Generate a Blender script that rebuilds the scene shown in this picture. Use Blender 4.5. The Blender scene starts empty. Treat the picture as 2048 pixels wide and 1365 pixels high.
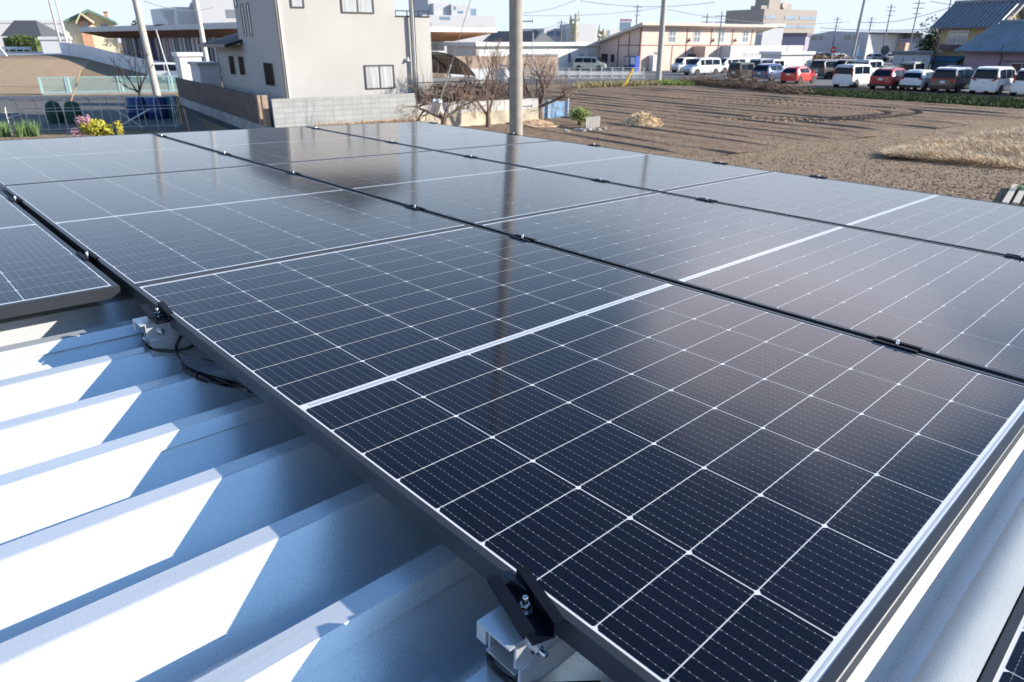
import bpy, bmesh, math, random
from mathutils import Matrix, Vector, Euler
rad = math.radians
SC = bpy.context.scene
COL = SC.collection

# ------------------------------------------------------------------ camera, sky, sun, exposure
EYE = Vector((0, 0, 3.5))
PITCH = rad(23.78)
FOC = 1355.9                                   # focal length in pixels of the 2048 px wide photograph
cam_d = bpy.data.cameras.new('camera')
cam_d.sensor_width = 36.0
cam_d.lens = 36.0 * FOC / 2048
cam_d.clip_start = 0.05
cam_d.clip_end = 6000
cam_d.dof.use_dof = True
cam_d.dof.focus_distance = 1.35
cam_d.dof.aperture_fstop = 10.0
cam_o = bpy.data.objects.new('camera', cam_d)
COL.objects.link(cam_o)
cam_o.location = EYE
cam_o.rotation_euler = (rad(90) - PITCH, 0, 0)
SC.camera = cam_o

SUN_DIR = Vector((0.9290, -0.0300, 0.3690)).normalized()
SUN_EL = math.asin(SUN_DIR.z)
SUN_AZ = math.atan2(SUN_DIR.x, SUN_DIR.y)      # clockwise from +Y
wd = bpy.data.worlds.new("World")
SC.world = wd
wd.use_nodes = True
wn = wd.node_tree
for n in list(wn.nodes): wn.nodes.remove(n)
wo = wn.nodes.new('ShaderNodeOutputWorld')
wb = wn.nodes.new('ShaderNodeBackground')
ws = wn.nodes.new('ShaderNodeTexSky')
ws.sky_type = 'NISHITA'
ws.sun_disc = False
ws.sun_elevation = SUN_EL
ws.sun_rotation = SUN_AZ
ws.altitude = 0
ws.air_density = 1.0
ws.dust_density = 0.6
ws.ozone_density = 2.5
wb.inputs['Strength'].default_value = 0.115
# pale winter air near the horizon over the clear blue above
wg = wn.nodes.new('ShaderNodeTexCoord'); wx = wn.nodes.new('ShaderNodeSeparateXYZ'); wn.links.new(wg.outputs['Generated'], wx.inputs[0])
def wmath(op, a, b):
    q = wn.nodes.new('ShaderNodeMath'); q.operation = op
    for i, x in enumerate((a, b)):
        if isinstance(x, (int, float)): q.inputs[i].default_value = x
        else: wn.links.new(x, q.inputs[i])
    return q.outputs[0]
wf = wmath('DIVIDE', 1.0, wmath('ADD', 1.0, wmath('POWER', wmath('MULTIPLY', wmath('MAXIMUM', wx.outputs[2], 0.0), 3.7), 3.0)))
wt = wn.nodes.new('ShaderNodeMix'); wt.data_type = 'RGBA'; wt.blend_type = 'MULTIPLY'; wt.inputs[0].default_value = 1.0
wn.links.new(ws.outputs[0], wt.inputs[6]); wt.inputs[7].default_value = (.50, .86, 1.12, 1)
wmx = wn.nodes.new('ShaderNodeMix'); wmx.data_type = 'RGBA'
wn.links.new(wf, wmx.inputs[0]); wn.links.new(wt.outputs[2], wmx.inputs[6]); wmx.inputs[7].default_value = (4.05, 4.65, 5.4, 1)
# a thin bank of bright haze cloud ahead to the right, above the picture's top edge
wv = wn.nodes.new('ShaderNodeVectorMath'); wv.operation = 'DOT_PRODUCT'; wn.links.new(wg.outputs['Generated'], wv.inputs[0])
wv.inputs[1].default_value = (math.sin(rad(24)) * math.cos(rad(14)), math.cos(rad(24)) * math.cos(rad(14)), math.sin(rad(14)))
wmap = wn.nodes.new('ShaderNodeMapping'); wmap.inputs['Scale'].default_value = (2.2, 2.2, 7); wn.links.new(wg.outputs['Generated'], wmap.inputs[0])
wnz = wn.nodes.new('ShaderNodeTexNoise'); wnz.inputs['Scale'].default_value = 1.3; wnz.inputs['Detail'].default_value = 5; wn.links.new(wmap.outputs[0], wnz.inputs['Vector'])
wr = wn.nodes.new('ShaderNodeMapRange'); wr.interpolation_type = 'SMOOTHSTEP'; wn.links.new(wmath('ADD', wv.outputs['Value'], wmath('MULTIPLY', wmath('SUBTRACT', wnz.outputs[0], .5), .16)), wr.inputs[0])
wr.inputs[1].default_value = .945; wr.inputs[2].default_value = 1.0; wr.inputs[3].default_value = 0; wr.inputs[4].default_value = .85
wcl = wn.nodes.new('ShaderNodeMix'); wcl.data_type = 'RGBA'
wl_ = wn.nodes.new('ShaderNodeMapRange'); wl_.interpolation_type = 'SMOOTHSTEP'; wn.links.new(wx.outputs[2], wl_.inputs[0]); wl_.inputs[1].default_value = .09; wl_.inputs[2].default_value = .24
wn.links.new(wmath('MULTIPLY', wr.outputs[0], wl_.outputs[0]), wcl.inputs[0]); wn.links.new(wmx.outputs[2], wcl.inputs[6]); wcl.inputs[7].default_value = (9.5, 9.2, 10.4, 1)
wn.links.new(wcl.outputs[2], wb.inputs[0])
wn.links.new(wb.outputs[0], wo.inputs[0])

sl = bpy.data.lights.new('sun', 'SUN')
sl.energy = 4.9
sl.angle = rad(0.55)
sl.color = (1.0, 0.92, 0.81)
so = bpy.data.objects.new('sun', sl)
COL.objects.link(so)
so.rotation_euler = SUN_DIR.to_track_quat('Z', 'Y').to_euler()
so.location = (30, 0, 30)

SC.view_settings.view_transform = 'Standard'
SC.view_settings.look = 'None'
SC.view_settings.gamma = 1.0
SC.view_settings.exposure = 0.88
SC.cycles.use_denoising = True
SC.cycles.max_bounces = 8
SC.cycles.caustics_reflective = False
SC.cycles.caustics_refractive = False

# ------------------------------------------------------------------ measuring helpers (pixels of the photograph -> metres)
CT, ST = math.cos(PITCH), math.sin(PITCH)
def ray(px, py):
    x = (px - 1024) / FOC; y = (py - 682.5) / FOC
    return Vector((x, CT - y * ST, -ST - y * CT))
def gp(px, py, z=0.0):
    "point at height z seen at a pixel"
    d = ray(px, py); return EYE + d * ((z - EYE.z) / d.z)
def far(px, py, Y):
    "point at forward distance Y seen at a pixel"
    d = ray(px, py); return EYE + d * (Y / d.y)
def onp(px, py, p0, n):
    d = ray(px, py); return EYE + d * ((Vector(p0) - EYE).dot(n) / d.dot(n))
GRID = rad(33.5)                               # the plots and houses lie along these two directions
E1 = Vector((math.cos(GRID), math.sin(GRID), 0))
E2 = Vector((-math.sin(GRID), math.cos(GRID), 0))
UP = Vector((0, 0, 1))

# ------------------------------------------------------------------ node and material helpers
class NT:
    def __init__(s, t): s.t = t
    def n(s, typ, **kw):
        nd = s.t.nodes.new(typ)
        for k, v in kw.items():
            if k.startswith('i_'):
                key = k[2:]
                nd.inputs[int(key) if key.isdigit() else key.replace('_', ' ')].default_value = v
            else: setattr(nd, k, v)
        return nd
    def l(s, a, b): s.t.links.new(a, b)
    def m(s, op, a, b=None, c=None):
        nd = s.t.nodes.new('ShaderNodeMath'); nd.operation = op
        for i, x in enumerate((a, b, c)):
            if x is None: continue
            if isinstance(x, (int, float)): nd.inputs[i].default_value = x
            else: s.l(x, nd.inputs[i])
        return nd.outputs[0]
    def mix(s, fac, a, b):
        nd = s.t.nodes.new('ShaderNodeMix'); nd.data_type = 'RGBA'
        for i, x in ((0, fac), (6, a), (7, b)):
            if isinstance(x, (int, float)): nd.inputs[i].default_value = x
            elif isinstance(x, tuple): nd.inputs[i].default_value = (*x[:3], 1)
            else: s.l(x, nd.inputs[i])
        return nd.outputs[2]
    def ramp(s, x, stops):
        nd = s.t.nodes.new('ShaderNodeValToRGB'); e = nd.color_ramp.elements
        while len(e) < len(stops): e.new(0.5)
        for q, (p, c) in zip(e, stops):
            q.position = p; q.color = (*c, 1) if isinstance(c, tuple) else (c, c, c, 1)
        s.l(x, nd.inputs[0]); return nd.outputs[0]
    def obj(s):
        return s.t.nodes.new('ShaderNodeTexCoord').outputs['Object']
    def pos(s):
        return s.t.nodes.new('ShaderNodeNewGeometry').outputs['Position']
    def noise(s, vec, scale, detail=4, rough=.55, dist=0):
        nd = s.n('ShaderNodeTexNoise'); nd.inputs['Scale'].default_value = scale
        nd.inputs['Detail'].default_value = detail; nd.inputs['Roughness'].default_value = rough
        nd.inputs['Distortion'].default_value = dist
        s.l(vec, nd.inputs['Vector']); return nd.outputs[0]
    def vscale(s, vec, sx, sy, sz, rz=0):
        nd = s.n('ShaderNodeMapping'); nd.inputs['Scale'].default_value = (sx, sy, sz)
        nd.inputs['Rotation'].default_value = (0, 0, rz)
        s.l(vec, nd.inputs['Vector']); return nd.outputs[0]
    def sep(s, vec):
        nd = s.n('ShaderNodeSeparateXYZ'); s.l(vec, nd.inputs[0]); return nd.outputs
    def bump(s, h, strength=.3, dist=.01):
        nd = s.n('ShaderNodeBump'); nd.inputs['Strength'].default_value = strength
        nd.inputs['Distance'].default_value = dist; s.l(h, nd.inputs['Height']); return nd.outputs[0]

def newmat(name):
    m = bpy.data.materials.new(name); m.use_nodes = True
    t = m.node_tree; b = t.nodes['Principled BSDF']
    return m, NT(t), b
def setp(b, **kw):
    for k, v in kw.items():
        k = {'base': 'Base Color', 'rough': 'Roughness', 'metal': 'Metallic', 'spec': 'Specular IOR Level', 'coat': 'Coat Weight',
             'coatr': 'Coat Roughness', 'coatior': 'Coat IOR', 'ior': 'IOR', 'alpha': 'Alpha', 'trans': 'Transmission Weight'}.get(k, k)
        b.inputs[k].default_value = (*v, 1) if isinstance(v, tuple) and len(v) == 3 else v
_plain = {}
def plain(name, col, rough=.6, metal=0., var=.12, scale=3., coat=0., spec=.5, fine=0.):
    "a painted, plastic or mineral surface with slight blotches and optional fine grain"
    if name in _plain: return _plain[name]
    m, t, b = newmat(name)
    p = t.pos()
    f = t.noise(p, scale, 5)
    lo = tuple(c * (1 - var) for c in col); hi = tuple(min(1, c * (1 + var)) for c in col)
    c = t.ramp(f, [(.3, lo), (.7, hi)])
    t.l(c, b.inputs['Base Color'])
    if fine:
        t.l(t.bump(t.noise(p, 40, 3), fine, .01), b.inputs['Normal'])
    setp(b, rough=rough, metal=metal, coat=coat, spec=spec)
    if coat: setp(b, coatr=.06)
    _plain[name] = m
    return m

# ------------------------------------------------------------------ mesh builder
class MB:
    def __init__(s): s.v = []; s.f = []; s.m = []; s.T = Matrix.Identity(4)
    def at(s, M): s.T = M; return s
    def add(s, vs, fs, mi=0):
        b = len(s.v)
        s.v += [s.T @ Vector(p) for p in vs]
        s.f += [tuple(b + i for i in f) for f in fs]
        s.m += [mi] * len(fs)
        return s
    def box(s, x0, x1, y0, y1, z0, z1, mi=0):
        return s.add([(x0, y0, z0), (x1, y0, z0), (x1, y1, z0), (x0, y1, z0), (x0, y0, z1), (x1, y0, z1), (x1, y1, z1), (x0, y1, z1)],
                     [(0, 3, 2, 1), (4, 5, 6, 7), (0, 1, 5, 4), (1, 2, 6, 5), (2, 3, 7, 6), (3, 0, 4, 7)], mi)
    def quad(s, a, b, c, d, mi=0): return s.add([a, b, c, d], [(0, 1, 2, 3)], mi)
    def prism(s, poly, axis, a0, a1, mi=0):
        "poly in the two other axes (x: (y,z)  y: (x,z)  z: (x,y)), extruded along axis"
        def P(p, a): return {'x': (a, p[0], p[1]), 'y': (p[0], a, p[1]), 'z': (p[0], p[1], a)}[axis]
        n = len(poly)
        vs = [P(p, a0) for p in poly] + [P(p, a1) for p in poly]
        fs = [tuple(range(n))[::-1], tuple(range(n, 2 * n))] + [(i, (i + 1) % n, n + (i + 1) % n, n + i) for i in range(n)]
        return s.add(vs, fs, mi)
    def tube(s, pts, r0, r1=None, n=8, mi=0, cap=True):
        pts = [Vector(p) for p in pts]; r1 = r0 if r1 is None else r1
        b = []; N = len(pts); prev = None
        for i, p in enumerate(pts):
            d = (pts[min(i + 1, N - 1)] - pts[max(i - 1, 0)]).normalized()
            if prev is None:
                a = d.orthogonal().normalized()
            else:
                a = (prev - d * prev.dot(d)); a = a.normalized() if a.length > 1e-6 else d.orthogonal().normalized()
            prev = a; c = d.cross(a)
            r = r0 + (r1 - r0) * i / max(1, N - 1)
            b += [p + (a * math.cos(2 * math.pi * k / n) + c * math.sin(2 * math.pi * k / n)) * r for k in range(n)]
        fs = []
        for i in range(N - 1):
            for k in range(n):
                k2 = (k + 1) % n
                fs.append((i * n + k, i * n + k2, (i + 1) * n + k2, (i + 1) * n + k))
        if cap:
            fs.append(tuple(range(n))[::-1]); fs.append(tuple(range((N - 1) * n, N * n)))
        return s.add(b, fs, mi)
    def lathe(s, prof, n=16, mi=0, c=(0, 0, 0)):
        vs = []
        for r, z in prof:
            vs += [(c[0] + r * math.cos(2 * math.pi * k / n), c[1] + r * math.sin(2 * math.pi * k / n), c[2] + z) for k in range(n)]
        fs = [(i * n + k, i * n + (k + 1) % n, (i + 1) * n + (k + 1) % n, (i + 1) * n + k) for i in range(len(prof) - 1) for k in range(n)]
        fs += [tuple(range(n))[::-1], tuple(range((len(prof) - 1) * n, len(prof) * n))]
        return s.add(vs, fs, mi)
    def build(s, name, mats, parent=None, smooth=False, M=None):
        me = bpy.data.meshes.new(name)
        me.from_pydata([tuple(p) for p in s.v], [], s.f)
        mats = mats if isinstance(mats, (list, tuple)) else [mats]
        for m in mats: me.materials.append(m)
        for p, mi in zip(me.polygons, s.m): p.material_index = mi
        if smooth:
            for p in me.polygons: p.use_smooth = True
        bm = bmesh.new(); bm.from_mesh(me); bmesh.ops.recalc_face_normals(bm, faces=bm.faces); bm.to_mesh(me); bm.free()
        if smooth: me.set_sharp_from_angle(angle=rad(40))
        o = bpy.data.objects.new(name, me); COL.objects.link(o)
        if parent is not None: o.parent = parent
        if M is not None: o.matrix_local = M
        return o
def tag(o, label=None, cat=None, group=None, kind=None):
    if label: o['label'] = label
    if cat: o['category'] = cat
    if group: o['group'] = group
    if kind: o['kind'] = kind
    return o
def thing(name, label, cat, M=None, group=None):
    o = bpy.data.objects.new(name, None); COL.objects.link(o)
    o.empty_display_size = .2
    if M is not None: o.matrix_world = M
    return tag(o, label, cat, group)
def frame(origin, x=None, rz=0):
    "matrix with its x axis along x (level) and z up"
    if x is not None: rz = math.atan2(x.y, x.x)
    return Matrix.Translation(Vector(origin)) @ Matrix.Rotation(rz, 4, 'Z')
def dup(root, M=None, label=None, group=None):
    "a copy of a thing with its parts and sub-parts"
    r = root.copy(); COL.objects.link(r)
    if M is not None: r.matrix_world = M
    if label: r['label'] = label
    if group: r['group'] = group
    for ch in list(root.children):
        c = ch.copy(); COL.objects.link(c); c.parent = r
        for g in ch.children:
            d = g.copy(); COL.objects.link(d); d.parent = c
    return r

# ------------------------------------------------------------------ the roof's own frame: u along the ribs, v across them (towards the camera), w up
RU = Vector((0.724432, 0.688485, -0.034455)).normalized()
RW = Vector((0.029691, 0.018773, 0.999383)).normalized()
RY = RW.cross(RU).normalized()                 # = -v
RO = Vector((-0.965626, 1.630892, 2.933975))
def rm(u=0, v=0, w=0):
    M = Matrix((( RU.x, RY.x, RW.x, 0), (RU.y, RY.y, RW.y, 0), (RU.z, RY.z, RW.z, 0), (0, 0, 0, 1)))
    return Matrix.Translation(RO + RU * u - RY * v + RW * w) @ M

# ------------------------------------------------------------------ roof and panel materials
def roof_metal():
    m, t, b = newmat('galvanised_roof_sheet')
    p = t.obj()
    sp = t.noise(p, 260, 2, .6)
    big = t.noise(p, 2.2, 3)
    c = t.mix(big, (.70, .73, .75), (.78, .80, .81))
    st = t.ramp(t.noise(t.vscale(p, .7, 14, 14), 2.5, 5, .65), [(.52, 0), (.78, 1)])
    c = t.mix(t.m('MULTIPLY', st, .22), c, (.42, .41, .39))
    spk = t.m('GREATER_THAN', t.noise(p, 75, 2, .5), .765)
    c = t.mix(t.m('MULTIPLY', spk, .06), c, (.30, .29, .28))
    t.l(c, b.inputs['Base Color'])
    r = t.n('ShaderNodeMapRange'); t.l(sp, r.inputs[0])
    r.inputs[3].default_value = .22; r.inputs[4].default_value = .38
    t.l(r.outputs[0], b.inputs['Roughness'])
    h = t.m('ADD', t.m('MULTIPLY', sp, .35), t.m('MULTIPLY', t.noise(p, 3.0, 2), 8.0))
    t.l(t.bump(h, .42, .0015), b.inputs['Normal'])
    setp(b, metal=.50)
    return m
M_ROOF = roof_metal()

def dusty(t, b, c):
    "glass cover with a thin uneven film of dust that shows at grazing angles"
    n = t.noise(t.pos(), 1.7, 5, .65); n2 = t.noise(t.vscale(t.pos(), 1, 1, 1), 9, 4)
    f = t.m('MULTIPLY', t.ramp(n, [(.35, .0), (.75, .003)]), t.m('ADD', n2, .5))
    t.l(t.mix(f, c, (.45, .42, .38)), b.inputs['Base Color'])
    r = t.n('ShaderNodeMapRange'); t.l(n2, r.inputs[0]); r.inputs[3].default_value = .075; r.inputs[4].default_value = .115
    t.l(r.outputs[0], b.inputs['Coat Roughness'])
    sh = t.n('ShaderNodeMapRange'); t.l(n, sh.inputs[0]); sh.inputs[3].default_value = .10; sh.inputs[4].default_value = .20
    t.l(sh.outputs[0], b.inputs['Sheen Weight']); b.inputs['Sheen Roughness'].default_value = .17; b.inputs['Sheen Tint'].default_value = (.80, .76, .80, 1)
    setp(b, coat=1.0, coatior=1.34)
def cell_mat():
    m, t, b = newmat('silicon_cell')
    x, y, z = t.sep(t.obj())
    v = t.m('MULTIPLY', y, -1)
    cu = t.m('MODULO', t.m('SUBTRACT', x, .0168), .1837)
    fu = t.m('FRACT', t.m('DIVIDE', cu, .0182))
    du = t.m('MULTIPLY', t.m('ABSOLUTE', t.m('SUBTRACT', fu, .5)), .0182)
    line = t.m('LESS_THAN', du, .00028)
    half = t.m('GREATER_THAN', v, .861)
    v0 = t.m('ADD', t.m('MULTIPLY', half, .861 + .0092 - .0248), .0248)
    cv = t.m('MODULO', t.m('SUBTRACT', v, v0), .092)
    fv = t.m('FRACT', t.m('DIVIDE', t.m('SUBTRACT', cv, .0045), .0091))
    dv = t.m('MULTIPLY', t.m('ABSOLUTE', t.m('SUBTRACT', fv, .5)), .0091)
    dot = t.m('MULTIPLY', t.m('LESS_THAN', du, .0005), t.m('LESS_THAN', dv, .0006))
    edge = t.m('LESS_THAN', t.m('MINIMUM', cv, t.m('SUBTRACT', .091, cv)), .0034)
    dash = t.m('MULTIPLY', t.m('LESS_THAN', du, .0008), edge)
    idv = t.n('ShaderNodeCombineXYZ')
    t.l(t.m('FLOOR', t.m('DIVIDE', t.m('SUBTRACT', x, .0168), .1837)), idv.inputs[0])
    t.l(t.m('FLOOR', t.m('DIVIDE', t.m('SUBTRACT', v, .0248), .0925)), idv.inputs[1])
    oi = t.n('ShaderNodeObjectInfo'); t.l(oi.outputs['Random'], idv.inputs[2])
    wnz = t.n('ShaderNodeTexWhiteNoise'); t.l(idv.outputs[0], wnz.inputs[0])
    base = t.mix(wnz.outputs[0], (.0008, .0014, .0062), (.0018, .0020, .0080))
    grain = t.noise(t.obj(), 700, 1)
    base = t.mix(t.m('MULTIPLY', t.m('GREATER_THAN', grain, .62), .35), base, (.010, .011, .022))
    c = t.mix(t.m('MULTIPLY', line, .30), base, (.28, .29, .32))
    c = t.mix(t.m('MULTIPLY', t.m('MAXIMUM', dot, t.m('MULTIPLY', dash, .30)), .65), c, (.56, .56, .58))
    dusty(t, b, c)
    setp(b, rough=.45, spec=.03)
    return m
M_CELL = cell_mat()
def glassy(name, col, spec=.2):
    m, t, b = newmat(name); k = t.n('ShaderNodeRGB'); k.outputs[0].default_value = (*col, 1); dusty(t, b, k.outputs[0]); setp(b, rough=.5, spec=spec); return m
M_BACK = glassy('white_backsheet', (.64, .65, .66))
M_RIB = glassy('tinned_ribbon', (.36, .42, .48))
M_FRAME = plain('black_anodised_frame', (.055, .060, .068), .40, .6, .1, 8)
M_CLAMP = plain('black_clamp_metal', (.0025, .004, .009), .5, 0, .1, 20, spec=.16)
M_ALU = plain('mill_aluminium', (.74, .75, .76), .36, .6, .06, 30)
M_STEEL = plain('stainless_bolt', (.62, .62, .63), .2, 1., .05, 60)
M_CABLE = plain('black_cable_jacket', (.008, .008, .009), .38, 0, .1, 30)

# ------------------------------------------------------------------ the building under the camera: folded-plate roof, eaves and walls
U0, U1, V0, V1 = -4.2, 3.515, -3.56, 1.8125
V2 = 4.6                                       # far end of the slightly lower roof on the near side
def build_roof():
    root = thing('metal_roof_building', 'silver folded metal roof with tall ribs under the solar panels', 'building', rm())
    sec = []
    k0 = int((V0 - .256) / .2) - 1
    k = k0
    prof = []
    while .256 + .2 * k < V1:
        vk = .256 + .2 * k
        prof += [(vk - .035, -.08)]
        if k % 3 == 2:
            prof += [(vk + .0035, -.0790), (vk + .0205, -.1000), (vk + .0155, -.1030)]
        else:
            prof += [(vk - .002, -.08), (vk + .001, -.0812)]
        prof += [(vk + .07, -.168), (vk + .095, -.168)]
        k += 1
    prof = [p for p in prof if V0 <= p[0] <= V1] + [(V1, -.168 + (V1 - 1.751) * 1.257)]
    mb = MB()
    us = [U0, -2.5, -1.5, -.75, 0, .75, 1.5, 2.5, U1]
    n = len(prof)
    for u in us: mb.v += [Vector((u, -v, w)) for v, w in prof]
    for i in range(len(us) - 1):
        for j in range(n - 1):
            mb.f.append((i * n + j, i * n + j + 1, (i + 1) * n + j + 1, (i + 1) * n + j)); mb.m.append(0)
    mb.build('roof', M_ROOF, root)
    wl = plain('grey_siding', (.42, .43, .44), .6, .2)
    w = MB()
    top = -.19
    for a, b, c, d in ((U0 + .1, U1 - .15, V0 + .1, V0 + .2), (U0 + .1, U1 - .15, V2 - .2, V2 - .1), (U0 + .1, U0 + .2, V0 + .2, V2 - .2), (U1 - .25, U1 - .15, V0 + .2, V2 - .2)):
        w.box(a, b, -d, -c, -2.85, top)
    w.build('wall', wl, root)
    g = MB()
    g.prism([(-(V0 - .01), -.185), (-(V0 - .05), -.185), (-(V0 - .05), -.09), (-(V0 - .01), -.09)], 'x', U0, U1)
    g.build('edge_trim', M_ROOF, root)
    g = MB(); g.box(U0, U1, -V2, -1.83, -.18, -.135); g.build('lower_roof', plain('dark_grey_roof_sheet', (.12, .125, .13), .5, .3), root)
build_roof()

# ------------------------------------------------------------------ solar panels
PW, PL, PH = 1.134, 1.722, .030
def ring(mb, x0, x1, y0, y1, prof, mi=0):
    n = len(prof); vs = []
    for d, z in prof: vs += [(x0 + d, y0 + d, z), (x1 - d, y0 + d, z), (x1 - d, y1 - d, z), (x0 + d, y1 - d, z)]
    fs = []
    for i in range(n):
        j = (i + 1) % n
        for q in range(4):
            r = (q + 1) % 4
            fs.append((i * 4 + q, i * 4 + r, j * 4 + r, j * 4 + q))
    mb.add(vs, fs, mi)
def make_panel():
    root = thing('solar_module', 'x', 'solar panel', rm())
    fr = MB()
    ring(fr, 0, PW, -PL, 0, [(0, -PH), (0, -.0012), (.0012, 0), (.0118, 0), (.0130, -.001), (.0130, -.006), (.002, -.007), (.002, -PH + .002), (.024, -PH + .002), (.024, -PH)])
    fr.build('frame', M_FRAME, root)
    g = MB(); zg = -.0016
    g.quad((.0128, -PL + .0128, zg), (PW - .0128, -PL + .0128, zg), (PW - .0128, -.0128, zg), (.0128, -.0128, zg), 1)
    zc = zg + .00025
    for h in range(2):
        vs0 = .0248 if h == 0 else .861 + .0092
        for j in range(9):
            for i in range(6):
                a = .0168 + i * .1837; b = a + .1815; c = vs0 + j * .092; d = c + .0904
                k1, k2 = .0050, .0022
                pts = [(a + k1, c), (b - k1, c), (b, c + k1), (b, d - k2), (b - k2, d), (a + k2, d), (a, d - k2), (a, c + k1)]
                g.add([(x, -y, zc) for x, y in pts], [tuple(range(8))], 0)
    g.quad((.03, -.8645, zc), (PW - .03, -.8645, zc), (PW - .03, -.8575, zc), (.03, -.8575, zc), 2)
    for vv in (.0165, PL - .0195):
        g.quad((.03, -vv - .003, zc), (PW - .03, -vv - .003, zc), (PW - .03, -vv, zc), (.03, -vv, zc), 2)
    g.build('glass', [M_CELL, M_BACK, M_RIB], root)
    bs = MB(); bs.box(.0108, PW - .0108, -PL + .0108, -.0108, -.0062, -.0052); bs.build('backing', plain('white_back_film', (.7, .7, .7)), root)
    return root
PU, PV = 1.154, 1.726
panel0 = make_panel()
PANELS = [
    (0, 0, 'nearest solar panel, its lower left frame edge bare over the roof ribs'),
    (0, 1, 'solar panel directly behind the nearest one in the front row'),
    (0, 2, 'solar panel at the far end of the front row by the pipe tunnel frame'),
    (1, 0, 'near solar panel of the middle row beside the nearest panel'),
    (1, 1, 'middle solar panel of the middle row with the concrete pole mirrored in it'),
    (1, 2, 'far solar panel of the middle row mirroring the cream house'),
    (2, 0, 'near solar panel of the row along the ploughed field'),
    (2, 1, 'middle solar panel of the row along the ploughed field'),
    (2, 2, 'far solar panel of the field row in front of the bare trees')]
for i, (r, c, lab) in enumerate(PANELS):
    M = rm(r * PU, -c * PV, 0)
    if i == 0: panel0.matrix_world = M; tag(panel0, lab, group='solar panels on the metal roof')
    else: dup(panel0, M, lab, 'solar panels on the metal roof')
dup(panel0, rm(-1.134 - .022, -PL - .021, 0), 'solar panel cut by the left picture edge with its sunlit end frame showing', 'solar panels on the metal roof')
dup(panel0, rm(1.74, 1.8140, -.0925) @ Matrix.Rotation(rad(-90), 4, 'Z'), 'dark solar panel cut by the lower right picture corner', 'solar panels on the metal roof')

# ------------------------------------------------------------------ clamps that hold the panels on the ribs
def nut(mb, x, y, z, r, h, n=6, mi=0):
    mb.lathe([(r * .94, 0), (r, h * .12), (r, h * .85), (r * .84, h)], n, mi, (x, y, z))
def bar(mb, pts, t, y0, y1, mi=0):
    "a folded strip: polyline in x-z given thickness t, extruded in y"
    P = [Vector((p[0], 0, p[1])) for p in pts]; A, B = [], []
    for i, p in enumerate(P):
        d0 = (P[i] - P[i - 1]).normalized() if i else None; d1 = (P[i + 1] - P[i]).normalized() if i < len(P) - 1 else None
        ns = [Vector((-d.z, 0, d.x)) for d in (d0, d1) if d is not None]
        n = sum(ns, Vector()); n.normalize(); n /= max(.5, n.dot(ns[0]))
        A.append(p + n * t / 2); B.append(p - n * t / 2)
    poly = [(p.x, p.z) for p in A] + [(p.x, p.z) for p in reversed(B)]
    k = len(P); vs = [(x, y0, z) for x, z in poly] + [(x, y1, z) for x, z in poly]; n = len(poly); fs = []
    for i in range(k - 1):
        fs += [(i, i + 1, n - 2 - i, n - 1 - i), (n + n - 1 - i, n + n - 2 - i, n + i + 1, n + i)]
    fs += [(i, n + i, n + (i + 1) % n, (i + 1) % n) for i in range(n)]
    mb.add(vs, fs, mi)
ZB = -.0115
def make_clamp(end, turn=0.):
    "origin at the channel's bolt axis, level with the panel tops"
    root = thing('panel_clamp', 'x', 'clamp', rm())
    b = MB()                                          # aluminium foot straddling the rib
    x0, x1 = (-.048, .075) if end else (-.060, .062)
    zt = ZB - .0005 if end else -.0375
    b.prism([(x0, -.0265), (x0, .0265), (x1, .0265), (x1, -.0265 + .0), (x0 + .014, -.0265)][:4], 'z', zt - .003, zt)
    b.box(x0, x0 + .003, .012, .0265, zt - .024, zt - .003)
    b.prism([(x0 + .010, zt - .003), (x0 + .010, zt - .036), (x0 + .022, zt - .046), (x1, zt - .046), (x1, zt - .003)], 'y', -.0265, -.0235)
    b.prism([(x0 + .018, zt - .003), (x0 + .018, zt - .060), (x1, zt - .060), (x1, zt - .003)], 'y', .0235, .0265)
    b.box(x0 + .012, x1, -.0232, .0232, zt - .050, zt - .047)
    b.box(x0 + .014, x1, -.030, -.0268, zt - .080, zt - .040)
    b.build('foot', M_ALU, root)
    s = MB()
    s.at(Matrix.Translation((x0 + .040, -.0266, zt - .024)) @ Matrix.Rotation(rad(90), 4, 'X'))
    s.lathe([(.0085, 0), (.0085, .0016)], 18); nut(s, 0, 0, .0016, .0064, .006); s.lathe([(.0036, .007), (.0036, .016), (.003, .017)], 10)
    s.build('side_bolt', M_STEEL, root, True)
    c = MB(); L0, L1 = -.046, .046; ht = .0085
    if end: bar(c, [(-.0245, ht - .006), (-.0245, ht), (-.0128, ht), (-.0128, ZB + .0014), (.0128, ZB + .0014), (.0128, ht), (.0245, ht)], .0026, L0, L1)
    else: bar(c, [(-.0185, .0026), (-.0085, .0026), (-.0085, -.0335), (.0085, -.0335), (.0085, .0026), (.0185, .0026)], .0024, L0, L1)
    co = c.build('channel', M_CLAMP, root); co.matrix_local = Matrix.Rotation(rad(turn), 4, 'Z')
    t = MB(); z0 = ZB + .0028 if end else -.0322
    rb = .0092 if end else .006
    t.lathe([(rb, z0), (rb, z0 + .0016)], 20); t.lathe([(rb * .72, z0 + .0017), (rb * .72, z0 + .0032)], 18)
    nut(t, 0, 0, z0 + .0032, .0070 if end else .0055, .0068)
    zt2 = z0 + .0185 if end else .011
    t.lathe([(.0038, z0 + .0101), (.0038, zt2), (.003, zt2 + .0012)], 12)
    t.build('bolt', M_STEEL, root, True)
    return root
VPOS = [1.440, .250, -.362, -1.378, -2.215, -3.260]
VN = ['nearest', 'second', 'third', 'fourth', 'fifth', 'farthest']
cl = make_clamp(True, -17.8); cl.matrix_world = rm(-.0165, 1.4405, 0); tag(cl, 'large crooked dark clamp with a shiny bolt at the bottom end of the nearest panel', group='clamps on the bare panel edge')
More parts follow.
